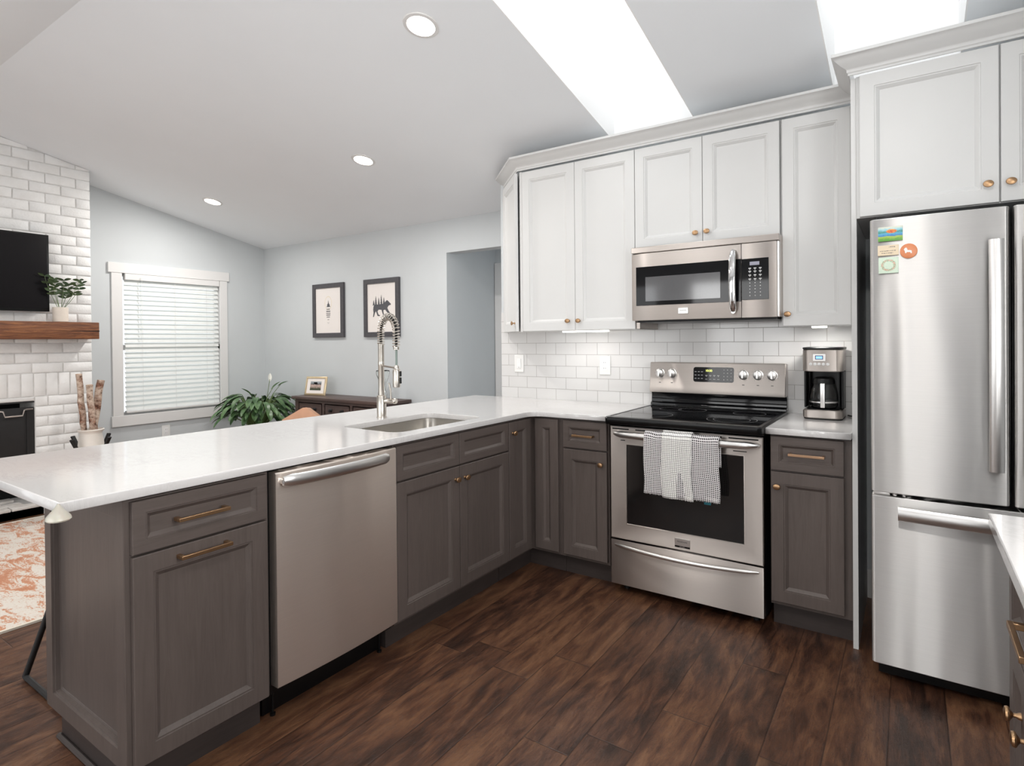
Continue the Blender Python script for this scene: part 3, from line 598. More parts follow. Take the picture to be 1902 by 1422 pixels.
# ------------------------------------------------------------------ range
r_ = thing('range', 'stainless electric range with black glass cooktop under the microwave', 'range', (.4, -.32, 0))
RX0, RX1, RF = .027, .769, -.64
box('body', 'matte_black', RX0 + .006, RX1 - .006, -.595, -.02, .03, .872, r_)
for x in (RX0 + .05, RX1 - .05):
    for y in (-.55, -.08): MB().lathe((x, y, 0), (0, 0, 1), [(.016, 0), (.016, .012), (.008, .014), (.008, .03)], 10).build('leg', 'matte_black', r_)
mb = MB(); mb.box(RX0, RX1, RF, -.597, .048, .276, .004); dr = mb.build('storage_drawer', 'steel', r_)
def bowbar(x0, x1, y0, z, bow, drop, rz=.012, ry=.008, n=24, power=.7):
    rows = []
    for k in range(n + 1):
        a = k / n; s_ = sin(pi * a); q = max(.0, s_) ** power; c0 = V3((x0 + a * (x1 - x0), y0 - bow * q, z - drop * s_)); kk = .45 + .55 * min(1, s_ * 5)
        rows.append([c0 + V3((0, ry * kk * cos(t), rz * kk * sin(t))) for t in [2 * pi * j / 12 for j in range(12)]])
    return rows
mb = MB(); mb.loft(bowbar(.05, .75, RF - .003, .252, .03, .010, .0105)); mb.build('drawer_handle', 'steel_h', dr)
# oven door: frame with glass
gx0, gx1, gz0, gz1 = .114, .690, .362, .772
mb = MB(); z0, z1 = .283, .858
rows = []
for ins, dd in ((0, .043), (0, .004), (.004, 0)): rows.append([(RX0 + ins, RF + dd, z0 + ins), (RX1 - ins, RF + dd, z0 + ins), (RX1 - ins, RF + dd, z1 - ins), (RX0 + ins, RF + dd, z1 - ins)])
for ins, dd in ((-.001, 0), (.003, -.002), (.006, .004)): rows.append([(gx0 + ins, RF + dd, gz0 + ins), (gx1 - ins, RF + dd, gz0 + ins), (gx1 - ins, RF + dd, gz1 - ins), (gx0 + ins, RF + dd, gz1 - ins)])
mb.loft(rows, False); od = mb.build('oven_door', 'steel', r_)
box('oven_window', 'ovenglass', gx0 + .006, gx1 - .006, RF + .001, RF + .003, gz0 + .006, gz1 - .006, od)
for a, b in ((.04, .13), (.165, .26), (.29, .38), (.41, .50), (.53, .59), (.62, .75)): box('vent_slot', 'void', a, b, RF - .0006, RF + .001, .8425, .8485, od)
for a, b in ((.64, .70), (.085, .11)): box('vent_slot', 'void', a, b, RF - .0006, RF + .001, .786, .79, od)
mb = MB(); rows = bowbar(.052, .757, RF - .012, .822, .042, .0, .0165, .010, 30, .45); mb.loft(rows)
for x in (.066, .743): mb.lathe((x, RF, .822), nY, [(.013, 0), (.011, .02)], 12)
mb.build('oven_handle', 'steel_h', od)
lg = box('emblem', 'steel_h', .365, .438, RF - .004, RF, .306, .341, od, .001)
txt('emblem_text', 'FRIGIDAIRE', .0098, (.4015, RF - .0044, .326), X, 'slot', lg)
box('emblem_strip', 'black', .365, .438, RF - .003, RF, .298, .3055, od); txt('emblem_text', 'GALLERY', .0066, (.4015, RF - .0034, .3018), X, 'steel_h', lg)
# cooktop
mb = MB(); mb.loft([rr3(RX0 - .006, RX1 + .006, -.692, -.05, .012, .874), rr3(RX0 - .006, RX1 + .006, -.700, -.05, .02, .882), rr3(RX0 - .006, RX1 + .006, -.702, -.05, .02, .9045), rr3(RX0 - .002, RX1 + .002, -.698, -.053, .02, .911), rr3(RX0 + .012, RX1 - .012, -.672, -.07, .012, .912), rr3(RX0 + .014, RX1 - .014, -.668, -.072, .01, .9085)])
mb.build('cooktop_frame', 'black', r_)
ck = box('cooktop_glass', 'bglass', RX0 + .016, RX1 - .016, -.665, -.074, .9086, .9106, r_)
M['bprint'] = plain('burner_print', (150, 150, 150), .4)
def ring(cx, cy, r, w=.0016):
    mb = MB(); n = 56; mb.grid([[(cx + q * cos(2 * pi * k / n), cy + q * sin(2 * pi * k / n), .9109) for k in range(n)] for q in (r - w, r)], close_u=True, sm=False); mb.build('burner_ring', 'bprint', ck)
for cx_, cy_, r in ((.20, -.50, .105), (.32, -.21, .075), (.60, -.50, .115), (.60, -.50, .085), (.62, -.22, .08), (.20, -.22, .06)): ring(cx_, cy_, r)

# backguard
bgd = MB(); prof = [(-.100, .998), (-.096, .990), (-.012, .990), (-.012, 1.160), (-.070, 1.166), (-.078, 1.164), (-.082, 1.158), (-.095, 1.03), (-.099, 1.022)]
bgd.prism([(RX0 + .003, y, z) for y, z in prof], (RX1 - RX0 - .0, 0, 0)); bgd = bgd.build('control_panel', 'steel', r_, .002)
mb = MB(); mb.prism([(RX0 - .002, y, z) for y, z in [(-.072, .9125), (-.070, .925), (-.055, .932), (-.050, .975), (-.055, .989), (-.012, .989), (-.012, .9125)]], (RX1 - RX0 + .006, 0, 0)); mb.build('back_riser', 'bglass', r_, .002)
TL = radians(5.8); sl_n = V3((0, -cos(TL), sin(TL)))   # face normal of tilted panel
def pf(x, z): return V3((x, -.082 - (1.158 - z) * .1016 , z))
mb = MB(); rrp = rrect(.289, .511, 1.058, 1.141, .012, 5); mb.loft([[pf(a, b) + sl_n * q for a, b in rrp] for q in (0, .0015)], False); dp = mb.build('display', 'bglass', bgd)
txt('clock_digits', '10:50', .017, pf(.375, 1.121) + sl_n * .0022, X, 'digits', dp)
mb = MB()
def dot(x, z, w_, h_): mb.loft([[pf(a, b) + sl_n * q for a, b in ((x - w_, z - h_), (x + w_, z - h_), (x + w_, z + h_), (x - w_, z + h_))] for q in (.0016, .0021)], False)
for i in range(3):
    for j in range(4): dot(.458 + i * .019, 1.127 - j * .018, .0022, .0017)
for i in range(3):
    for j in range(3): dot(.301 + i * .018, 1.115 - j * .019, .005, .0012)
for i in range(4):
    dot(.362 + i * .022, 1.095, .006, .0014); dot(.362 + i * .022, 1.090, .002, .0014); dot(.362 + i * .022, 1.074, .006, .001)
mb.build('display_marks', plain('display_print', (205, 205, 205), .5), dp)
mb = MB(); ink = MB()
for x in (.092, .164, .561, .636, .708):
    kk = MB(); p = pf(x, 1.103); kk.lathe(p, sl_n, [(.027, 0), (.027, .003), (.0225, .005), (.021, .021), (.018, .023), (.001, .023)], 28)
    T = Matrix.Translation(p) @ Matrix.Rotation(-TL, 4, 'X'); kk.box(-.0045, .0045, -.031, -.021, -.021, .021, .001, T); kk.build('knob', 'steel_h', bgd)
    for q in range(0, 360, 30):
        if q == 270: continue
        a = radians(q); c0 = pf(x + .033 * cos(a), 1.103 + .033 * sin(a)); ink.loft([[c0 + V3((s1, 0, s2)) + sl_n * t for s1, s2 in ((-.001, -.001), (.001, -.001), (.001, .001), (-.001, .001))] for t in (0, .0004)], False)
    c0 = pf(x, 1.048); ink.loft([[c0 + V3((s1, 0, s2)) + sl_n * t for s1, s2 in ((-.006, -.002), (.006, -.002), (.006, .002), (-.006, .002))] for t in (0, .0004)], False)
ink.build('dial_marks', 'slot', bgd)

# ------------------------------------------------------------------ towel on oven handle
tw = thing('kitchen_towel', 'checked black and white towel folded over the oven door handle', 'towel', (.415, -.70, .836))
def cloth(name, mat, x0, x1, zb0, zb1, yo, zt, ph, back=.12):
    nx, nz = 24, 34; rows = []; b = bmesh.new(); uv = b.loops.layers.uv.new('UVMap'); g = []
    hy = -.692; 
    for i in range(nx + 1):
        a = i / nx; x = x0 + a * (x1 - x0); zb = zb0 + a * (zb1 - zb0); col = []
        Ls = back + .035 + (zt - zb)
        for j in range(nz + 1):
            s_ = j / nz * Ls
            if s_ < back: y, z = hy + .016 + yo, zt - .016 - (back - s_)
            elif s_ < back + .035:
                t = (s_ - back) / .035 * pi; y, z = hy + (.016 + yo) * cos(t), zt - .016 + (.018 + yo) * sin(t)
            else: y, z = hy - .016 - yo, zt - .016 - (s_ - back - .035)
            dn = max(0, zt - z) / .3
            if s_ > back: y += .005 * sin(a * 9 + ph) * dn; xx = x + .006 * sin(z * 22 + ph) * dn + .01 * (a - .5) * dn
            else: xx = x
            col.append((b.verts.new((xx, y, z)), (x, s_)))
        g.append(col)
    for i in range(nx):
        for j in range(nz):
            q = (g[i][j], g[i + 1][j], g[i + 1][j + 1], g[i][j + 1]); f = b.faces.new([k[0] for k in q]); f.smooth = True
            for lp, k in zip(f.loops, q): lp[uv].uv = k[1]
    b.transform(ORG[tw.name].inverted()); me = bpy.data.meshes.new(name); b.to_mesh(me); b.free(); me.materials.append(M[mat])
    o = bpy.data.objects.new(name, me); COL.objects.link(o); o.parent = tw; so = o.modifiers.new('s', 'SOLIDIFY'); so.thickness = .003; so.offset = 0; ORG[o.name] = ORG[tw.name]; return o
HY = -.692
cl = cloth('cloth', 'towel', .240, .594, .572, .572, .0075, .846, .5); cl2 = cloth('center_fold', 'towel_l', .332, .472, .566, .566, .013, .850, 2.2, .06)
for obj_, x0, x1, zb, yo, par in ((0, .242, .592, .572, .0075, cl), (1, .334, .470, .566, .013, cl2)):
    mb = MB(); n = int((x1 - x0) / .0088)
    for k in range(n):
        x = x0 + (k + .5) * (x1 - x0) / n; y = HY - .016 - yo + .005 * sin((x - x0) / (x1 - x0) * 9 + (.5, 2.2)[obj_]) * .9; dx = random.uniform(-.002, .003)
        mb.tube([(x, y, zb + .004), (x + dx, y, zb - .008), (x + dx * 2, y + .001, zb - .018)], .0016, 5, (1, 0, 0))
    mb.build('fringe', 'fringe', par)
mb = MB(); mb.box(.525, .556, HY - .012, HY - .008, .540, .570, .001); mb.build('tag', 'teal', tw)

# ------------------------------------------------------------------ microwave
m_ = thing('microwave', 'stainless over-the-range microwave mounted above the stove', 'microwave', (.43, -.2, 1.40))
MX0, MX1, MF, MZ0, MZ1 = .052, .800, -.41, 1.398, 1.800
box('body', 'steel', MX0 + .004, MX1 - .002, -.375, -.0085, MZ0 + .006, MZ1 - .002, m_)
box('top_vent', 'steel', MX0, MX1, MF, -.376, 1.766, MZ1 - .002, m_, .003)
mb = MB(); rows = []
DX = .627
for a in range(13):
    q = a / 12; x = MX0 + q * (DX - MX0); yy = MF + .010 * max(0, 1 - q * 9) ** 2
    rows.append([(x, -.377, MZ0 + .004), (x, yy + .003, MZ0 + .004), (x, yy, MZ0 + .008), (x, yy, 1.760), (x, yy + .003, 1.763), (x, -.377, 1.763)])
mb.loft(rows); md = mb.build('door', 'steel', m_)
box('window_frame', 'bglass', .080, DX - .0005, MF - .0022, MF + .0, 1.482, 1.690, md, .001)
box('window', 'mwglass', .134, .527, MF - .0032, MF - .0023, 1.504, 1.634, md)
em = box('emblem', 'steel_h', .312, .364, MF - .004, MF, 1.432, 1.462, md, .001); txt('emblem_text', 'FRIGIDAIRE', .0072, (.338, MF - .0044, 1.449), X, 'slot', em)
mb = MB(); rows = []
for k in range(25):
    a = k / 24; z = 1.425 + a * .312; y = MF - .010 - .030 * sin(pi * a) ** .6; kk = .5 + .5 * min(1, sin(pi * a) * 4 + .1)
    rows.append([V3((.592 + .016 * kk * cos(t), y + .006 * kk * sin(t), z)) for t in [2 * pi * j / 14 for j in range(14)]])
mb.loft(rows)
for z in (1.432, 1.73): mb.lathe((.592, MF, z), nY, [(.009, 0), (.009, .018)], 12)
mb.build('handle', 'chrome', md)
mb = MB(); mb.box(DX + .002, .790, MF, -.377, MZ0 + .004, 1.763, .002); cp = mb.build('control_panel', 'steel', m_)
mb = MB(); mb.box(.7905, MX1, MF + .002, -.377, MZ0 + .004, 1.763, .004); mb.build('side_trim', 'steel_h', m_)
kp = box('keypad', 'bglass', DX + .0025, .754, MF - .0022, MF, 1.488, 1.688, cp, .001)
mb = MB()
for j, z in enumerate((1.640, 1.625, 1.607, 1.588, 1.570, 1.555, 1.540, 1.524, 1.508)):
    for i in range(3):
        x = .668 + i * .024
        if j < 4: mb.box(x - .006, x + .006, MF - .0028, MF - .0022, z - .002, z + .003); mb.box(x - .002, x + .002, MF - .0028, MF - .0022, z - .007, z - .004)
        else: mb.box(x - .002, x + .002, MF - .0028, MF - .0022, z - .002, z + .002)
mb.build('key_marks', plain('key_print', (200, 200, 200), .5), kp); box('clock', plain('mw_clock', (150, 150, 165), .3), .668, .712, MF - .0028, MF - .0022, 1.655, 1.672, kp)
mb = MB(); mb.box(MX0 + .02, MX1 - .02, -.37, -.04, MZ0 - .006, MZ0 + .0055, .002); mb.build('bottom_grille', 'black', m_)
box('side_filler', 'steel', .0345, MX0 + .003, -.30, -.02, 1.36, 1.395, m_)

# ------------------------------------------------------------------ upper cabinets
UF, UB, UT = -.311, 1.357, 2.368
def upper(label, x0, x1, zb, doors, yf=UF, zt=UT, yb=-.0005):
    c = thing('wall_cabinet', label, 'cabinet', ((x0 + x1) / 2, (yf + yb) / 2, zb))
    box('body', 'white_cab', x0, x1, yf + .0195, yb, zb, zt, c, .001)
    for a, b, kx, kz in doors:
        d = front('door', c, (a, yf, zb + .002), X, nY, b - a, zt - zb - .006, 'white_cab'); knob(d, (kx, yf, kz), nY)
    return c
c1 = upper('tall white two-door wall cabinet left of the microwave', -.727, .032, UB, [(-.7265, -.351, -.394, 1.416), (-.349, .0315, -.322, 1.415)])
box('led_light', 'ledbar', -.49, -.185, -.22, -.19, UB - .008, UB - .0005, c1)
box('light_lens', 'ledbar', .0, .001, 0, .001, 0, .001).parent = None
bpy.data.objects.remove(bpy.data.objects['light_lens'])
c2 = upper('shorter white two-door wall cabinet directly above the microwave', .034, .787, 1.803, [(.0345, .4098, .378, 1.858), (.4122, .786, .437, 1.860)])
c3 = upper('narrow white one-door wall cabinet between the microwave and the fridge surround', .789, 1.110, UB, [(.798, 1.090, .822, 1.416)])
MB().lathe((.945, -.2, UB - .008), (0, 0, 1), [(.032, 0), (.034, .002), (.034, .0075)], 24).build('puck_light', 'ledbar', c3)
# angled end cabinet
c4 = thing('wall_cabinet', 'white angled end wall cabinet closing the left end of the uppers', 'cabinet', (-.85, -.1, UB))
A0 = V3((-1.064, -.012, 0)); A1 = V3((-.758, UF + .006, 0))
MB().prism([(-1.062, -.0005, UB), (-1.06, -.012, UB), (-.752, UF + .018, UB), (-.745, UF + .003, UB), (-.7285, UF + .003, UB), (-.7285, -.0005, UB)], (0, 0, UT - UB)).build('body', 'white_cab', c4)
ud = (A1 - A0).normalized(); nd = V3((ud.y, -ud.x, 0)); L = (A1 - A0).length
d = front('door', c4, A0 + nd * .021 + V3((0, 0, UB + .002)) + ud * .004, ud, nd, L - .008, UT - UB - .006, 'white_cab'); knob(d, A1 + nd * .021 - ud * .035 + V3((0, 0, 1.412)), nd)
# fridge cabinet
c5 = upper('deep white two-door cabinet above the refrigerator', 1.1325, 2.05, 1.79, [(1.145, 1.588, 1.555, 1.859), (1.593, 2.04, 1.620, 1.859)], -.629, 2.372)
# crown moulding
def crown(path, z0):
    prof = [(0, 0), (.006, 0), (.006, .008), (.010, .012), (.010, .020), (.014, .026), (.030, .036), (.048, .052), (.058, .064), (.062, .066), (.062, .078), (0, .078)]
    mb = MB(); rows = []; P = [V3(p) for p in path]
    for i, p in enumerate(P):
        d0 = (P[i] - P[i - 1]).normalized() if i else (P[1] - P[0]).normalized(); d1 = (P[i + 1] - P[i]).normalized() if i < len(P) - 1 else d0
        n0 = V3((d0.y, -d0.x, 0)); n1 = V3((d1.y, -d1.x, 0)); b = (n0 + n1); b = b / b.length; k = 1 / max(.3, b.dot(n0))
        rows.append([p + b * (q[0] * k) + V3((0, 0, z0 + q[1])) for q in prof])
    mb.loft(rows, False); return mb.build('crown_molding', 'white_cab')
tag(crown([(-1.068, -.001, 0), (-1.068, -.012, 0), (-.752, UF - .003, 0), (1.1115, UF - .003, 0), (1.1115, -.633, 0), (2.06, -.633, 0)], UT + .005), 'white crown molding running along the top of all the white wall cabinets', 'molding')

# ------------------------------------------------------------------ fridge
f_ = thing('refrigerator', 'stainless french-door refrigerator with bottom freezer drawer', 'refrigerator', (1.6, -.4, 0))
FF = -.818; FX0, FXM, FX1 = 1.189, 1.600, 2.012
box('cabinet_body', plain('fridge_side_grey', (70, 70, 74), .5, .05, 60, .1), FX0 + .004, FX1 - .004, -.70, -.03, .03, 1.715, f_, .004)
box('base_grille', 'black', FX0 + .02, FX1 - .02, -.76, -.702, .012, .058, f_)
for x in (FX0 + .06, FX1 - .06): MB().lathe((x, -.72, 0), (0, 0, 1), [(.02, 0), (.02, .01), (.01, .012)], 12).build('foot', 'black', f_)
def rdoor(name, x0, x1, z0, z1, rad=.012):
    mb = MB(); rows = []
    for z, i in ((z0, .003), (z0 + .003, 0), (z1 - .003, 0), (z1, .003)):
        pts = [(x0 + i, -.705)]
        pts += [(x0 + i + rad - rad * cos(a), FF + i + rad - rad * sin(a)) for a in [radians(q) for q in range(0, 91, 15)]]
        nn = 10
        pts += [(x0 + rad + (x1 - x0 - 2 * rad) * k / nn, FF + i - .004 * sin(pi * k / nn)) for k in range(1, nn)]
        pts += [(x1 - i - rad + rad * sin(a), FF + i + rad - rad * cos(a)) for a in [radians(q) for q in range(0, 91, 15)]] + [(x1 - i, -.705)]
        rows.append([(p[0], p[1], z) for p in pts])
    mb.loft(rows); return mb.build(name, 'steel_fr', f_)
dl = rdoor('door', FX0, FXM - .004, .718, 1.742); dr_ = rdoor('door', FXM + .006, FX1, .718, 1.742); df = rdoor('freezer_drawer', FX0, FX1, .070, .704)
def vhandle(x, par):
    mb = MB(); rows = []
    for k in range(31):
        a = k / 30; z = .838 + a * .79; y = FF - .034 - .016 * sin(pi * a); tt = .0085
        rows.append([(x - .021, y + tt, z), (x - .0205, y - .001, z), (x - .014, y - tt * .8, z), (x, y - tt, z), (x + .014, y - tt * .8, z), (x + .0205, y - .001, z), (x + .021, y + tt, z)])
    mb.loft(rows)
    for z in (.862, 1.60): mb.box(x - .010, x + .010, FF - .03, FF + .004, z - .022, z + .022, .003)
    mb.build('handle', 'steel_h', par)
vhandle(FXM - .042, dl); vhandle(FXM + .048, dr_)
mb = MB(); rows = []
for k in range(31):
    a = k / 30; x = 1.275 + a * .65; y = FF - .036 - .016 * sin(pi * a)
    rows.append([(x, y + .008, .680), (x, y - .004, .679), (x, y - .010, .669), (x, y - .012, .652), (x, y - .010, .638), (x, y - .002, .629), (x, y + .008, .628)])
mb.loft(rows)
for x in (1.30, 1.90): mb.box(x - .022, x + .022, FF - .034, FF + .004, .643, .663, .003)
mb.build('handle', 'steel_h', df)
mb = MB(); mb.box(FX0 + .01, FX0 + .06, -.80, -.71, .7055, .716, .001); mb.lathe((FX0 + .075, -.795, .706), (0, 0, 1), [(.008, 0), (.008, .009)], 14); mb.lathe((FX0 + .105, -.795, .706), (0, 0, 1), [(.008, 0), (.008, .009)], 14); mb.build('hinge', 'steel_h', f_)
mb = MB(); mb.box(FX0 + .02, FX0 + .1, -.79, -.68, 1.7425, 1.756, .003); mb.box(FXM - .0025, FXM + .004, -.76, -.706, .72, 1.74); mb.build('hinge_cover', 'black', f_)
# magnets
g = 'magnets on the left refrigerator door'
mf = FF - .001
def magnet(nm, mat, x0, x1, z0, z1, lab, rot=0):
    t = thing(nm, lab, 'magnet', ((x0 + x1) / 2, mf, (z0 + z1) / 2), 0, g)
    mb = MB(); mb.box(x0, x1, mf - .007, mf - .0035, z0, z1, .001); mb.build('plate', mat, t); return t
magnet('fridge_magnet', 'mag1', 1.216, 1.293, 1.656, 1.709, 'rectangular magnet painted as a colourful green and blue landscape, topmost on the fridge door')
t = magnet('fridge_magnet', 'mag2', 1.215, 1.281, 1.603, 1.641, 'cream wooden sign magnet with small dark lettering, between the landscape and wreath magnets')
mb = MB()
for z, x0, x1 in ((1.634, 1.250, 1.266), (1.620, 1.222, 1.270), (1.612, 1.227, 1.262)):
    x = x0
    while x < x1:
        w_ = random.uniform(.002, .005); mb.box(x, x + w_, mf - .0074, mf - .007, z - random.uniform(.0005, .0015), z + random.uniform(.0005, .0015)); x += w_ + random.uniform(.0006, .0022)
mb.build('lettering', 'ink', t)
magnet('fridge_magnet', 'mag3', 1.217, 1.280, 1.537, 1.596, 'square pale green magnet with a floral wreath, lowest on the fridge door')
t = thing('fridge_magnet', 'round orange magnet with a white dog figure on the fridge door', 'magnet', (1.311, mf, 1.614), 0, g)
MB().lathe((1.311, mf - .0035, 1.614), nY, [(.026, 0), (.027, .002), (.024, .004)], 32).build('disc', 'mag4', t)
dg = [(-.010, .012), (-.006, .014), (-.003, .011), (-.001, .004), (.004, .004), (.011, .002), (.012, -.008), (.008, -.008), (.007, -.004), (-.003, -.003), (-.006, -.007), (-.009, -.006), (-.010, .002), (-.013, .006)]
MB().prism([(1.309 + a, mf - .0076, 1.613 + b) for a, b in dg], (0, -.0008, 0)).build('dog_figure', 'plate', t)

# ------------------------------------------------------------------ coffee maker
cx0, cx1, cy0, cy1 = .870, 1.046, -.235, -.03
k_ = thing('coffee_maker', 'steel and black drip coffee maker on the small counter beside the range', 'coffee maker', ((cx0 + cx1) / 2, (cy0 + cy1) / 2, .902))
Z0 = .9025
def rb(x0, x1, y0, y1, z0, z1, r, b=.004):
    mb = MB(); mb.loft([rr3(x0 + b, x1 - b, y0 + b, y1 - b, r, z0), rr3(x0, x1, y0, y1, r, z0 + b), rr3(x0, x1, y0, y1, r, z1 - b), rr3(x0 + b, x1 - b, y0 + b, y1 - b, r, z1)]); return mb
rb(cx0, cx1, cy0, cy1, Z0 + .006, .948, .035).build('base', 'steel', k_); rb(cx0 + .004, cx1 - .004, cy0 + .004, cy1 - .004, Z0, Z0 + .0055, .032, .001).build('foot', 'rubber', k_)
rb(cx0 + .015, cx1 - .015, cy0 + .015, cy1 - .05, .9485, .953, .04, .001).build('hot_plate', 'black', k_)
rb(cx0 + .002, cx1 - .002, -.085, cy1, .9485, 1.135, .03, .001).build('water_tank', 'black', k_)
rb(cx0, cx1, cy0 + .008, cy1, 1.1355, 1.243, .03).build('brew_housing', 'steel', k_); rb(cx0 - .001, cx1 + .004, cy0 + .004, cy1 + .004, 1.2435, 1.254, .032, .003).build('lid', 'black', k_)
for x in (cx0 + .0015, cx1 - .0115): box('side_post', 'black', x, x + .010, -.17, -.086, .9535, 1.135, k_, .003)
pn = box('panel', 'steel_h', .918, .974, cy0 + .0062, cy0 + .009, 1.187, 1.222, k_, .001)
pb = box('display_bezel', 'black', .929, .963, cy0 + .005, cy0 + .006, 1.195, 1.214, k_); box('lcd', 'lcd', .932, .960, cy0 + .0044, cy0 + .005, 1.198, 1.211, pb)
for i in range(5):
    b_ = MB().lathe((.909 + i * .0185, cy0 + .009, 1.172), nY, [(.0075, 0), (.0075, .003), (.006, .004), (.001, .004)], 18).build('button', 'white_plastic', k_)
cr = thing('carafe', 'glass coffee carafe with steel handle sitting inside the coffee maker', 'carafe', (.958, -.155, .953))
CC = (.958, -.160, .9535)
MB().lathe(CC, (0, 0, 1), [(.052, 0), (.060, .006), (.064, .03), (.064, .06), (.058, .095), (.050, .118), (.0485, .118), (.056, .095), (.062, .06), (.062, .03), (.058, .008), (.001, .003)], 36, caps=False).build('bowl', 'carafe', cr)
MB().lathe((CC[0], CC[1], CC[2] + .120), (0, 0, 1), [(.050, 0), (.051, .010), (.046, .026), (.030, .034), (.001, .035)], 32).build('lid', 'black', cr)
MB().lathe((CC[0], CC[1], CC[2] + .028), (0, 0, 1), [(.0645, 0), (.0655, .001), (.0655, .007), (.0645, .008)], 36).build('band', 'steel_h', cr)
mb = MB(); mb.sweep([(.962, CC[1] - .056, 1.083), (.962, CC[1] - .075, 1.08), (.962, CC[1] - .082, 1.06), (.962, CC[1] - .082, .985), (.962, CC[1] - .074, .972), (.962, CC[1] - .064, .972)], [(-.010, -.004), (.010, -.004), (.010, .004), (-.010, .004)], (1, 0, 0), sm=False)
mb.b.free(); mb = MB(); hy = CC[1] - .078; mb.box(.952, .972, hy - .010, hy, .962, 1.080, .003); mb.box(.953, .971, hy, CC[1] - .050, 1.066, 1.080, .002); mb.box(.953, .971, hy, CC[1] - .0655, .982, .988, .001); mb.build('handle', 'steel_h', cr)
tag(MB().tube([(1.052, -.03, .908), (1.066, -.05, .9075), (1.09, -.06, .9075), (1.1, -.03, .9075), (1.095, -.018, .93), (1.07, -.014, 1.02)], .003, 8).build('power_cord', 'rubber'), 'black power cord of the coffee maker lying by the tiled wall', 'cord')

# ------------------------------------------------------------------ outlets
def outlet(pts, n, u, lab, kind):
    c = V3(pts); t = thing('wall_outlet' if kind == 'o' else 'light_switch', lab, 'outlet' if kind == 'o' else 'switch', pts)
    def bx(a0, a1, z0, z1, d0, d1):
        mb = MB(); mb.loft([[c + u * a + n * d + V3((0, 0, z)) for a, z in ((a0, z0), (a1, z0), (a1, z1), (a0, z1))] for d in (d0, d1)], False); return mb
    bx(-.038, .038, -.060, .060, .0003, .006).build('plate', 'plate', t, .002)
    if kind == 'o':
        bx(-.017, .017, -.034, .034, .0061, .0085).build('receptacle', 'white_plastic', t, .001)
        mb = MB()
        for z in (-.018, .018):
            for a in (-.006, .006): mb.loft([[c + u * (a + p) + n * d + V3((0, 0, z + q)) for p, q in ((-.001, -.004), (.001, -.004), (.001, .004), (-.001, .004))] for d in (.0086, .0092)], False)
        mb.build('slots', 'slot', t)
    else:
        bx(-.017, .017, -.034, .034, .0061, .010).build('rocker', 'white_plastic', t, .002); bx(-.005, .005, -.028, -.026, .0101, .0106).build('mark', 'slot', t)
outlet((-.300, -.008, 1.138), nY, X, 'white outlet on the tile backsplash left of the range', 'o'); outlet((-.960, -.008, 1.141), nY, X, 'white rocker switch on the tile backsplash at the far left end', 's')
outlet((XW, -.573, .44), X, Y, 'white outlet on the grey wall below the living room window', 'o')

# ------------------------------------------------------------------ fireplace
XB, BYE, BYN = -4.41, -1.325, -3.5
ch = thing('fireplace', 'white painted brick chimney fireplace with black firebox', 'fireplace', (-4.6, -2.3, 0))
OY0, OY1, OZ0, OZ1 = -2.75, -1.718, .085, .862
mb = MB(); bx_ = XB - .008
def col(y0, y1, z0): mb.prism([(bx_, y0, z0), (bx_, y1, z0), (bx_, y1, cz(y1) - .001), (bx_, y0, cz(y0) - .001)], (XW - bx_ + .001, 0, 0))
col(OY1, BYE - .006, 0)
for a, b in ((RY, OY1), (OY0, RY)): col(a, b, OZ1)
col(BYN, OY0, 0); mb.build('mortar_core', 'mortar', ch)
box('firebox', 'void', XB - .36, XB - .34, OY0, OY1, .0, OZ1, ch); box('firebox_lintel', 'matte_black', XB - .02, XB - .005, OY0 + .001, OY1 - .001, OZ1 - .012, OZ1 - .001, ch)
mb = MB(); ch_h, bl_ = .0795, .205
def brick(y0, y1, z0, z1):
    j = random.uniform(-.0025, .0025); n0 = len(mb.b.verts)
    mb.b.verts.ensure_lookup_table()
    t0 = min(z1, cz((y0 + y1) / 2) - .002)
    if t0 - z0 < .012: return
    e = .0042; zz0, zz1 = z0 + e, z1 - e
    top = [(y1 - e, min(zz1, cz(y1) - .003)), (y0 + e, min(zz1, cz(y0) - .003))]
    if y0 < RY < y1: top.insert(1, (RY, min(zz1, RZ - .003)))
    if min(t[1] for t in top) - zz0 < .008: top = [(a, max(b, zz0 + .008)) for a, b in top]
    pts = [(y0 + e, zz0), (y1 - e, zz0)] + top
    pts = [(a + random.uniform(-.0012, .0012), b + random.uniform(-.0012, .0012)) for a, b in pts]
    cy_ = sum(p[0] for p in pts) / len(pts); cz_ = sum(p[1] for p in pts) / len(pts)
    r0 = [(XB - .02, a, b) for a, b in pts]; r1 = [(XB - .003 + j, a, b) for a, b in pts]; r2 = [(XB + j, a + .004 * (1 if a < cy_ else -1), b + .004 * (1 if b < cz_ else -1)) for a, b in pts]
    mb.loft([r0, r1, r2], False)
ZS0, ZS1 = .895, 1.078
def course(z0, z1, k, ya, yb):
    y = yb if (k % 2 == 0) else yb + bl_ / 2
    while y > ya:
        a = max(y - bl_, ya); b = min(y, yb)
        if b - a > .03: brick(a, b, z0, z1)
        y -= bl_
k = 0; z = ZS1
while z < 3.0: course(z, z + ch_h, k, BYN, BYE); z += ch_h; k += 1
y = BYE
while y > BYN: brick(y - .0795, y, ZS0, ZS1); y -= .0795
z = ZS0; k = 1
while z > .02:
    z0 = max(z - ch_h, 0)
    if z0 < OZ1: course(z0, z, k, OY1, BYE); course(z0, z, k, BYN, OY0)
    if z0 >= OZ1 - .02 and False: pass
    z -= ch_h; k += 1
mb.b.verts.ensure_lookup_table(); brick(OY0, OY1, OZ1, ZS0)
mb.build('bricks', 'brick', ch)
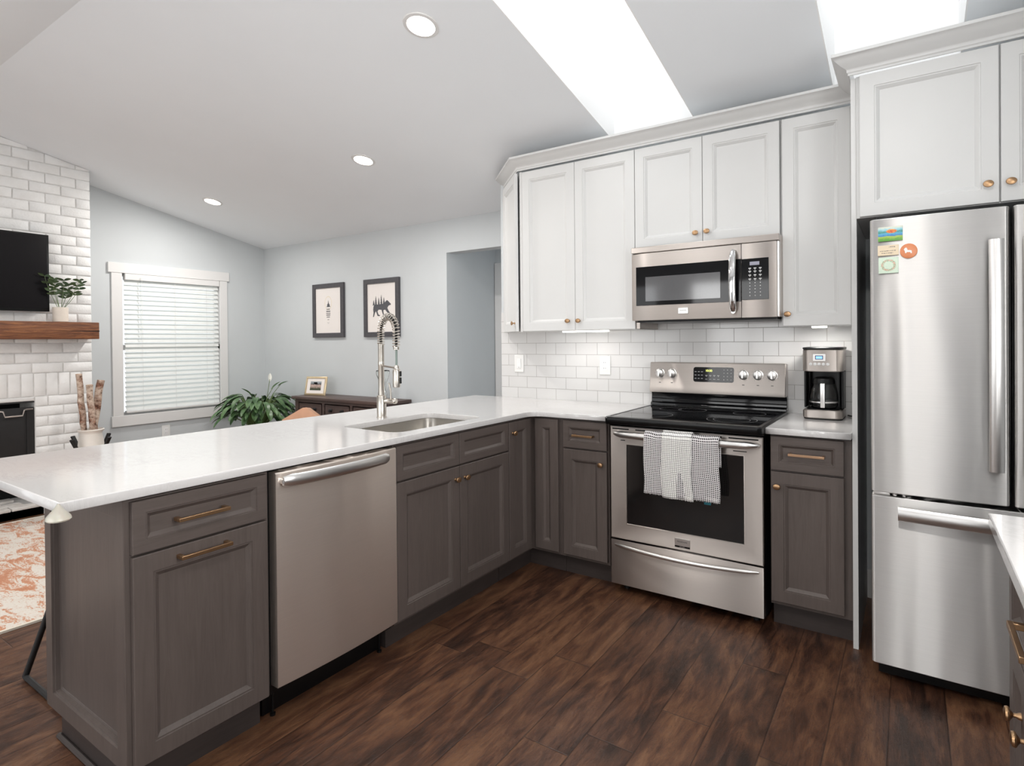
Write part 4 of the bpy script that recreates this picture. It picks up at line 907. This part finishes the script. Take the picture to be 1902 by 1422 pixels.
sc = MB(); sc.box(XB - .03, XB - .012, OY0 + .01, OY1 - .004, .36, .815, .004); sc = sc.build('fire_screen', 'matte_black', ch)
MB().box(XB - .0115, XB - .006, OY1 - .05, OY1 - .006, .37, .81).build('screen_edge', 'matte_black', sc)
MB().tube([(XB - .008, -1.99, .80), (XB + .0, -1.94, .80), (XB + .018, -1.915, .795), (XB + .018, -1.905, .755), (XB + .018, -1.80, .755), (XB + .018, -1.79, .795), (XB + .0, -1.77, .80), (XB - .008, -1.73, .80)], .006, 8, (1, 0, 0)).build('screen_handle', 'steel', sc)
h_ = thing('hearth', 'low white painted brick hearth slab in front of the fireplace', 'hearth', (-4.3, -2.3, 0))
mb = MB(); mb.box(XB - .335, -4.245, OY0 + .002, OY1 - .002, 0, .06); mb.box(XB + .004, -4.245, BYN, -1.30, 0, .06); mb.build('slab', 'mortar', h_)
mb = MB()
for i in range(4):
    x1 = -4.238 - i * .108; y = -1.30 - (.1 if i % 2 else 0); lim = BYN
    while y > lim:
        a = y - .205
        if x1 - .108 > XB or (OY0 < a and y < OY1): mb.box(x1 - .103, x1, max(a, lim) + .004, y - .004, .061, .08, .003)
        y -= .205
mb.build('tiles', 'hearth', h_)
mt = MB(); mt.box(XB + .004, -4.19, BYN, -1.353, 1.345, 1.480, .006)
mt = mt.build('mantel', 'mantel'); ORG[mt.name] = Matrix(); MB().prism([(-4.1895, -1.352, 1.406), (-4.1895, -1.352, 1.4135), (-4.1895, -1.50, 1.411), (-4.1895, -1.62, 1.4105), (-4.1895, -1.66, 1.409), (-4.1895, -1.52, 1.4075)], (-.02, 0, 0)).build('crack', 'void', mt); tag(mt, 'rustic brown wood beam mantel on the white brick chimney', 'mantel')
tv = thing('television', 'black flat-screen television hung on the white brick above the mantel', 'television', (-4.36, -2.4, 1.86))
mb = MB(); mb.box(-4.37, -4.325, -2.95, -1.640, 1.562, 2.165, .004); mb.build('casing', 'black', tv); box('screen', 'tv', -4.3245, -4.3235, -2.937, -1.653, 1.585, 2.152, tv); box('wall_mount', 'matte_black', XB + .004, -4.371, -2.6, -2.1, 1.75, 1.98, tv)
# mantel plant
def leaf(mb, base, d, L, w, droop, fold=.25, n=7, side=None):
    base = V3(base); d = V3(d).normalized(); s = V3(side) if side else d.cross(ZZ); s = s - d * s.dot(d); s.normalize(); rows = []
    p = base.copy(); cur = d.copy()
    for i in range(n + 1):
        a = i / n; wd = w * (sin(pi * min(1, a * .93 + .05)) ** .75) * (1 if a < 1 else .1); nrm = s.cross(cur).normalized()
        rows.append([p - s * wd + nrm * (wd * fold), p, p + s * wd + nrm * (wd * fold)])
        cur = (cur + V3((0, 0, -droop / n))).normalized(); p = p + cur * (L / n)
    mb.grid(rows)
pp = thing('potted_plant', 'small leafy plant in a cream pot on the mantel beside the television', 'plant', (-4.27, -1.588, 1.481))
MB().lathe((-4.27, -1.588, 1.4812), (0, 0, 1), [(.047, 0), (.050, .003), (.051, .115), (.047, .115), (.046, .105), (.001, .104)], 28).build('pot', 'pot', pp)
sm_, lm_ = MB(), MB()
for k, (dy, dx, hh) in enumerate(((-.085, .0, .25), (-.05, .02, .20), (-.02, -.03, .23), (.01, .03, .22), (.05, 0, .19), (.10, .02, .23), (.13, -.01, .21), (.06, -.04, .16))):
    p0 = V3((-4.27 + dx * .2, -1.588 + dy * .15, 1.585)); p1 = p0 + V3((dx, dy * .8, hh * .6)); p2 = p0 + V3((dx * 1.4, dy, hh)); pts = [p0.lerp(p1, t).lerp(p1.lerp(p2, t), t) for t in [i / 8 for i in range(9)]]
    sm_.tube(pts, .0022, 5, (1, 0, 0), scale=[1 - .06 * i for i in range(9)])
    for i in range(4, 9, 2):
        for sg in (-1, 1):
            a = random.uniform(.5, 1.0); dd = V3((random.uniform(-.5, .5), sg * a, random.uniform(.2, .8))); leaf(lm_, pts[i], dd, random.uniform(.045, .062), .0115, .4, .3, 5, V3((random.uniform(.2, .9), random.uniform(-.3, .3), 1)))
sm_.build('stems', 'stem', pp); lm_.build('leaves', 'leaf2', pp)

# vase in stand with birch
vx, vy = -4.0, -1.49
st_ = thing('plant_stand', 'black-legged stand holding the white crock beside the fireplace', 'stand', (vx, vy, .012))
mb = MB()
for a in (25, 115, 205, 295):
    a = radians(a); dx, dy = cos(a), sin(a); b = [(-.015, -.006), (.015, -.006), (.015, .006), (-.015, .006)]
    mb.sweep([(vx + .165 * dx, vy + .165 * dy, .0125), (vx + .115 * dx, vy + .115 * dy, .30), (vx + .110 * dx, vy + .110 * dy, .48), (vx + .165 * dx, vy + .165 * dy, .582)], b, (0, 0, 1), sm=False)
mb.build('legs', 'matte_black', st_)
box('crossbar', 'matte_black', vx - .09, vx + .09, vy - .09, vy + .09, .265, .278, st_)
va = thing('vase', 'white ceramic crock holding birch logs', 'vase', (vx, vy, .28))
MB().lathe((vx, vy, .279), (0, 0, 1), [(.06, 0), (.072, .004), (.088, .08), (.090, .18), (.082, .27), (.072, .325), (.074, .34), (.086, .352), (.088, .360), (.080, .364), (.068, .345), (.066, .33), (.076, .27), (.001, .02)], 36, caps=False).build('pot', 'ceramic', va)
for (x0, y0, z0), (x1, y1, z1), r, lab in (((-4.01, -1.508, .32), (-4.02, -1.560, 1.073), .0205, 'tallest birch log in the crock, leaning left'), ((-3.97, -1.468, .32), (-3.955, -1.512, .988), .022, 'shorter birch log in front of the tallest one in the crock'), ((-4.0, -1.515, .33), (-4.03, -1.408, 1.017), .025, 'thick birch log leaning right in the crock')):
    a, b = V3((x0, y0, z0)), V3((x1, y1, z1)); lg_ = thing('birch_log', lab, 'log', tuple(a)); pts = []
    for i in range(15): pts.append(a.lerp(b, i / 14) + V3((random.uniform(-.0025, .0025), random.uniform(-.0035, .0035), 0)))
    MB().tube(pts, r, 14, (1, 0, 0), scale=[1 + random.uniform(-.07, .07) for _ in pts]).build('bark', 'birch', lg_)
    dr3 = (b - a).normalized(); MB().lathe(b, dr3, [(r * .9, 0), (r * .88, .002), (.001, .002)], 14).build('cut_end', 'birch_end', lg_)
# rug
rg_ = thing('area_rug', 'rust and cream patterned area rug on the living room floor', 'rug', (-3.1, -2.4, 0))
box('pile', 'rug', -4.13, -2.105, -3.9, -1.15, .0006, .010, rg_, .002)
mb = MB(); 
for a in ((-2.105, -2.088, -3.915, -1.135), (-4.147, -4.13, -3.915, -1.135), (-4.13, -2.105, -1.15, -1.135), (-4.13, -2.105, -3.915, -3.9)): mb.box(*a, .0006, .011)
mb.build('binding', 'rug_edge', rg_)
# stool
so = thing('bar_stool', 'black metal-framed stool tucked behind the end of the peninsula', 'stool', (-1.36, -2.33, 0))
mb = MB(); bt = [(-1.548, -2.590), (-1.17, -2.590), (-1.17, -2.13), (-1.548, -2.13)]; tp = [(-1.44, -2.43), (-1.22, -2.43), (-1.22, -2.23), (-1.44, -2.23)]
for (a, b), (c, d) in zip(bt, tp): MB().tube([(a, b, .012), (c, d, .62)], .011, 10, (1, 0, 0)).build('leg', 'matte_black', so)
for i in range(4):
    a, b = bt[i], bt[(i + 1) % 4]
    if i in (0, 2): MB().tube([(a[0], a[1], .012), (b[0], b[1], .012)], .010, 8).build('floor_rail', 'matte_black', so)
    k = .4; q = [tuple(bt[j % 4][n] + k * (tp[j % 4][n] - bt[j % 4][n]) for n in (0, 1)) for j in (i, i + 1)]; MB().tube([(q[0][0], q[0][1], .25), (q[1][0], q[1][1], .25)], .008, 8).build('stretcher', 'matte_black', so)
mb = MB(); mb.loft([rr3(-1.48, -1.18, -2.47, -2.19, .04, z) for z in (.632, .655)]); mb.build('seat', 'console', so, .006)

# ------------------------------------------------------------------ living room far side
def picture(x0, x1, z0, z1, lab):
    t = thing('framed_picture', lab, 'picture', ((x0 + x1) / 2, YP, (z0 + z1) / 2), 0)
    MB().rings((x0, YP - .026, z0), X, nY, x1 - x0, z1 - z0, [(0, -.001), (.001, 0), (.045, 0), (.046, -.006), (.0465, -.012)], .0255).build('frame', plain('charcoal_frame', (72, 70, 74), .5, .12, 40), t)
    box('print', 'paper', x0 + .0455, x1 - .0455, YP - .0145, YP - .0142, z0 + .0455, z1 - .0455, t); return t
p1 = picture(-3.905, -3.415, 1.352, 1.906, 'dark-framed print of a tall tapering black drawing, left of the two wall pictures')
p2 = picture(-3.115, -2.634, 1.350, 1.906, 'dark-framed print of a walking bear, right of the two wall pictures')
def inkpoly(mb, pts, y=YP - .0146): mb.prism([(a, y, b) for a, b in pts], (0, -.0004, 0))
mb = MB(); cx_ = -3.66; random.seed(3)
inkpoly(mb, [(cx_ - .03, 1.665), (cx_ + .035, 1.665), (cx_ + .02, 1.68), (cx_ + .026, 1.685), (cx_ + .01, 1.70), (cx_ + .002, 1.735), (cx_ - .006, 1.70), (cx_ - .022, 1.685), (cx_ - .014, 1.68)])
for z, w_, h_ in ((1.642, .026, .012), (1.62, .032, .014), (1.60, .034, .010), (1.582, .032, .012), (1.562, .026, .012), (1.535, .013, .010), (1.505, .018, .004), (1.495, .012, .004)):
    n = 4
    for i in range(n): a = cx_ - w_ + 2 * w_ * i / n; inkpoly(mb, [(a + .002, z - h_ / 2), (a + 2 * w_ / n - .003, z - h_ / 2 + .002), (a + 2 * w_ / n - .001, z + h_ / 2), (a, z + h_ / 2 - .002)])
mb.build('drawing', 'ink', p1)
mb = MB(); n = 40; mb.grid([[(cx_ + q * .055 * cos(2 * pi * k / n), YP - .0148, 1.705 + q * .07 * sin(2 * pi * k / n)) for k in range(n)] for q in (.93, 1)], close_u=True); mb.build('glow_ring', plain('pale_gold_ink', (222, 208, 176), .8, .05), p1)
mb = MB()
bear = [(-.125, -.03), (-.12, .0), (-.10, .02), (-.06, .018), (0, .02), (.03, .03), (.05, .045), (.065, .055), (.075, .05), (.095, .035), (.115, .02), (.118, .008), (.10, .005), (.085, .0), (.07, -.02), (.085, -.045), (.115, -.078), (.108, -.09), (.09, -.088), (.06, -.055), (.04, -.035), (.015, -.04), (.02, -.07), (.03, -.082), (.01, -.085), (0, -.06), (-.01, -.035), (-.05, -.032), (-.065, -.05), (-.05, -.08), (-.03, -.085), (-.035, -.095), (-.065, -.092), (-.08, -.06), (-.085, -.045), (-.1, -.06), (-.115, -.1), (-.128, -.1), (-.12, -.06)]
inkpoly(mb, [(-2.865 + a, 1.642 + b) for a, b in bear])
for x, h_ in ((-.085, .085), (-.045, .07), (-.01, .095), (.025, .07), (-.115, .05)):
    for i in range(4):
        z0 = .01 + i * h_ / 4.5; w_ = .018 * (1 - i / 4.6); inkpoly(mb, [(-2.865 + x - w_, 1.642 + z0), (-2.865 + x + w_, 1.642 + z0), (-2.865 + x, 1.642 + z0 + h_ / 2.6)], YP - .0146 - .0005 * (i + 1))
mb.build('drawing', 'ink', p2)
# console
cs = thing('console_table', 'dark wood console with drawers against the far grey wall', 'console', (-3.16, .33, 0))
CX0, CX1, CY0, CY1 = -3.81, -2.515, .18, .49
mb = MB(); mb.box(CX0 - .02, CX1 + .02, CY0 - .02, CY1, .742, .770, .004); mb.build('top', 'console', cs)
mb = MB(); mb.box(CX0 + .01, CX1 - .01, CY0 + .004, CY1 - .005, .50, .7415); mb.build('body', 'console', cs)
for x in (CX0 + .01, CX1 - .06):
    for y in (CY0 + .004, CY1 - .055): box('leg', 'console', x, x + .05, y, y + .05, 0, .4995, cs)
box('shelf', 'console', CX0 + .02, CX1 - .02, CY0 + .02, CY1 - .02, .16, .18, cs)
for i in range(3):
    x0 = CX0 + .065 + i * .40; d = front('drawer', cs, (x0, CY0 + .003, .53), X, nY, .365, .185, 'console', [(0, -.001), (.001, 0), (.01, 0), (.012, -.003), (.0125, -.004)], .0)
    for q in (.10, .265): MB().lathe((x0 + q, CY0 + .003, .655), nY, [(.016, 0), (.016, .003), (.006, .008), (.006, .014), (.015, .02), (.013, .028), (.001, .03)], 16).build('knob', 'matte_black', d)
# desk photo frame
pf_ = thing('photo_frame', 'small champagne photo frame standing on the dark console', 'photo frame', (-3.655, .30, .771), radians(12))
T = Matrix.Rotation(radians(-12), 4, 'X')
mb = MB(); mb.rings((-.13, 0, .001), X, nY, .26, .19, [(0, -.002), (.002, 0), (.018, .004), (.02, 0), (.0205, -.004)], .012); mb.b.transform(T); mb.build('frame', 'gold', pf_, local=True)
mb = MB(); mb.box(-.109, .109, .0028, .0034, .022, .170); mb.b.transform(T); mb.build('mat', 'paper', pf_, local=True); mb = MB(); mb.box(-.068, .068, .0018, .0026, .052, .142); mb.b.transform(T); mb.build('photo', 'photo', pf_, local=True)
mb = MB(); mb.box(-.02, .02, .02, .024, .003, .13); mb.b.transform(Matrix.Translation((0, .045, 0)) @ Matrix.Rotation(radians(20), 4, 'X')); mb.build('easel_back', 'black', pf_, local=True)
# glass vase
gv = MB(); rows = []
for i in range(22):
    a = i / 21; z = .771 + a * .27; r = .030 + .022 * (a ** 1.6) + .008 * sin(a * 9); rows.append([(-2.70 + r * (1 + .12 * sin(5 * t + a * 5)) * cos(t), .33 + r * (1 + .12 * sin(5 * t + a * 5)) * sin(t), z) for t in [2 * pi * k / 30 for k in range(30)]])
g_ = gv.loft(rows, True, False); gv.b.faces.new([gv.b.verts.new(p) for p in rows[0]]); bmesh.ops.remove_doubles(gv.b, verts=gv.b.verts, dist=1e-5)
o = gv.build('glass_vase', 'glass'); so_ = o.modifiers.new('s', 'SOLIDIFY'); so_.thickness = .004; tag(o, 'clear twisted glass vase on the console behind the faucet', 'vase')
# armchair
ac = thing('armchair', 'tan leather lounge chair beyond the peninsula with only the back top showing', 'chair', (-3.1, -.45, 0), radians(200))
def lrb(x0, x1, y0, y1, z0, z1, T, b=.03): mb = MB(); mb.box(x0, x1, y0, y1, z0, z1, b, T); return mb
I4 = Matrix()
lrb(-.29, .29, -.30, .30, .30, .43, I4).build('seat_cushion', 'leather', ac, local=True)
mb = MB(); TB = Matrix.Translation((0, -.27, .40)) @ Matrix.Rotation(radians(14), 4, 'X'); rows = []
for i in range(13):
    a = i / 12; x = -.19 + .38 * a; top = .33 - .22 * abs(a - .45)
    rows.append([TB @ V3(p) for p in ((x, -.05, 0), (x, .05, 0), (x, .055, top * .6), (x, .035, top), (x, -.035, top + .006), (x, -.055, top * .6))])
mb.loft(rows); mb.build('backrest', 'leather', ac, local=True)
for x in (-.27, .27):
    for y in (-.27, .27): MB().tube([(x, y, 0), (x * .93, y * .93, .31)], .014, 8).build('leg', 'matte_black', ac, local=True)
    lrb(x - .025 + .04 * (1 if x > 0 else -1), x + .025 + .04 * (1 if x > 0 else -1), -.28, .28, .53, .56, I4, .01).build('armrest', 'console', ac, local=True)
    for y in (-.25, .25): lrb(x + .04 * (1 if x > 0 else -1) - .012, x + .04 * (1 if x > 0 else -1) + .012, y - .012, y + .012, .30, .53, I4, .003).build('arm_post', 'console', ac, local=True)
# peace lily
LX, LY = -4.25, .06
pl_ = thing('peace_lily', 'large leafy peace lily with one white bloom in the far corner', 'plant', (LX, LY, 0))
MB().lathe((LX, LY, .001), (0, 0, 1), [(.13, 0), (.14, .01), (.155, .42), (.165, .43), (.165, .45), (.15, .45), (.148, .43), (.001, .43)], 32).build('planter', 'ceramic', pl_)
random.seed(11); lf, stm = MB(), MB()
for k in range(150):
    a = random.uniform(0, 2 * pi); rr = random.random() ** .7; el = random.uniform(.15, 1.25)
    base = V3((LX + .06 * cos(a), LY + .06 * sin(a), .44)); reach = .09 + .17 * rr * cos(el); hh = .10 + .20 * sin(el) + random.uniform(-.03, .04)
    mid = base + V3((reach * .5 * cos(a), reach * .5 * sin(a), hh * .75)); tip = base + V3((reach * cos(a), reach * sin(a), hh))
    tip.x = max(tip.x, XW + .1); tip.y = min(tip.y, YP - .16)
    pts = [base.lerp(mid, t).lerp(mid.lerp(tip, t), t) for t in [i / 6 for i in range(7)]]; stm.tube(pts, .0032, 5, (1, 0, 0))
    d = (pts[-1] - pts[-2]).normalized() + V3((cos(a) * .9, sin(a) * .9, .05)); d.z *= .5
    leaf(lf, pts[-1], d, random.uniform(.15, .22), random.uniform(.021, .034), random.uniform(.9, 1.9), .35, 8)
for dy, dz in ((.17, .13), (.10, .10), (-.1, .06)):
    b = V3((LX + .05, LY + dy * .3, .62)); t = b + V3((.02, dy, .12 + dz)); stm.tube([b, b.lerp(t, .5) + V3((0, 0, .03)), t], .003, 5, (1, 0, 0)); leaf(lf, t - V3((0, dy * .2, .02)), (0, dy * 1.3, .12), .13, .018, .3, .5, 7)
stm.tube([(LX + .02, LY + .03, .45), (LX + .05, LY + .075, .75), (LX + .06, LY + .10, .925)], .003, 6, (1, 0, 0)); stm.build('stems', 'stem', pl_)
for v in list(lf.b.verts): v.co.y = min(v.co.y, YP - .02); v.co.x = max(v.co.x, XW + .03)
lf.build('leaves', 'leaf', pl_)
mb = MB(); leaf(mb, (LX + .06, LY + .10, .905), (.02, .03, 1), .085, .018, -.1, .5, 8, V3((.5, .86, 0))); mb.build('bloom', 'spathe', pl_)

# ------------------------------------------------------------------ recessed lights
def can(x, y, lab, r=.066, pw=1.0):
    z = cz(y); nrm = V3((0, -SL, -1)).normalized() if y > RY else V3((0, SL, -1)).normalized()
    if y > RY: nrm = V3((0, -SL, -1)).normalized()
    t = thing('recessed_light', lab, 'ceiling light', (x, y, z)); c = V3((x, y, z))
    a = V3((1, 0, 0)); b = nrm.cross(a)
    def ringm(rs): return [[c + nrm * h + (a * cos(q) + b * sin(q)) * rad for q in [2 * pi * k / 32 for k in range(32)]] for rad, h in rs]
    mb = MB(); mb.loft(ringm([(r * 1.28, .001), (r * 1.24, .005), (r * 1.0, .006), (r * 1.0, .001)]), True, False); mb.build('trim_ring', 'trim', t)
    mb = MB(); mb.loft(ringm([(r * .995, .0008), (r * .99, .003), (r * .5, .0035)]), True); mb.build('lens', 'lamp', t)
    l = bpy.data.lights.new('can_lamp', 'AREA'); l.shape = 'DISK'; l.size = r * 1.9; l.energy = K_CAN * pw; l.color = (1, .97, .93)
    o = bpy.data.objects.new('can_lamp', l); COL.objects.link(o); o.parent = t; o.location = nrm * .012; o.rotation_euler = (nrm).to_track_quat('-Z', 'Y').to_euler()
can(-.574, -1.374, 'largest recessed ceiling light, nearest above the peninsula', pw=.35); can(-1.915, -.555, 'middle recessed ceiling light over the living area'); can(-3.954, -.538, 'farthest and smallest recessed ceiling light near the window wall', pw=.75)
for x, y, t_ in ((-.574, -3.3, 'recessed light on the rear ceiling slope, middle of three'), (-2.6, -3.3, 'recessed light on the rear ceiling slope, toward the living room'), (1.2, -3.0, 'recessed light on the rear ceiling slope, toward the fridge wall')): can(x, y, t_, pw=.5)
for x in (-.337, .945):
    l = bpy.data.lights.new('undercabinet_lamp', 'AREA'); l.shape = 'RECTANGLE'; l.size = .28 if x < 0 else .06; l.size_y = .03; l.energy = .42 if x < 0 else .9; l.color = (1, .97, .93)
    o = bpy.data.objects.new('undercabinet_lamp', l); COL.objects.link(o); o.location = (x, -.2, UB - .012)
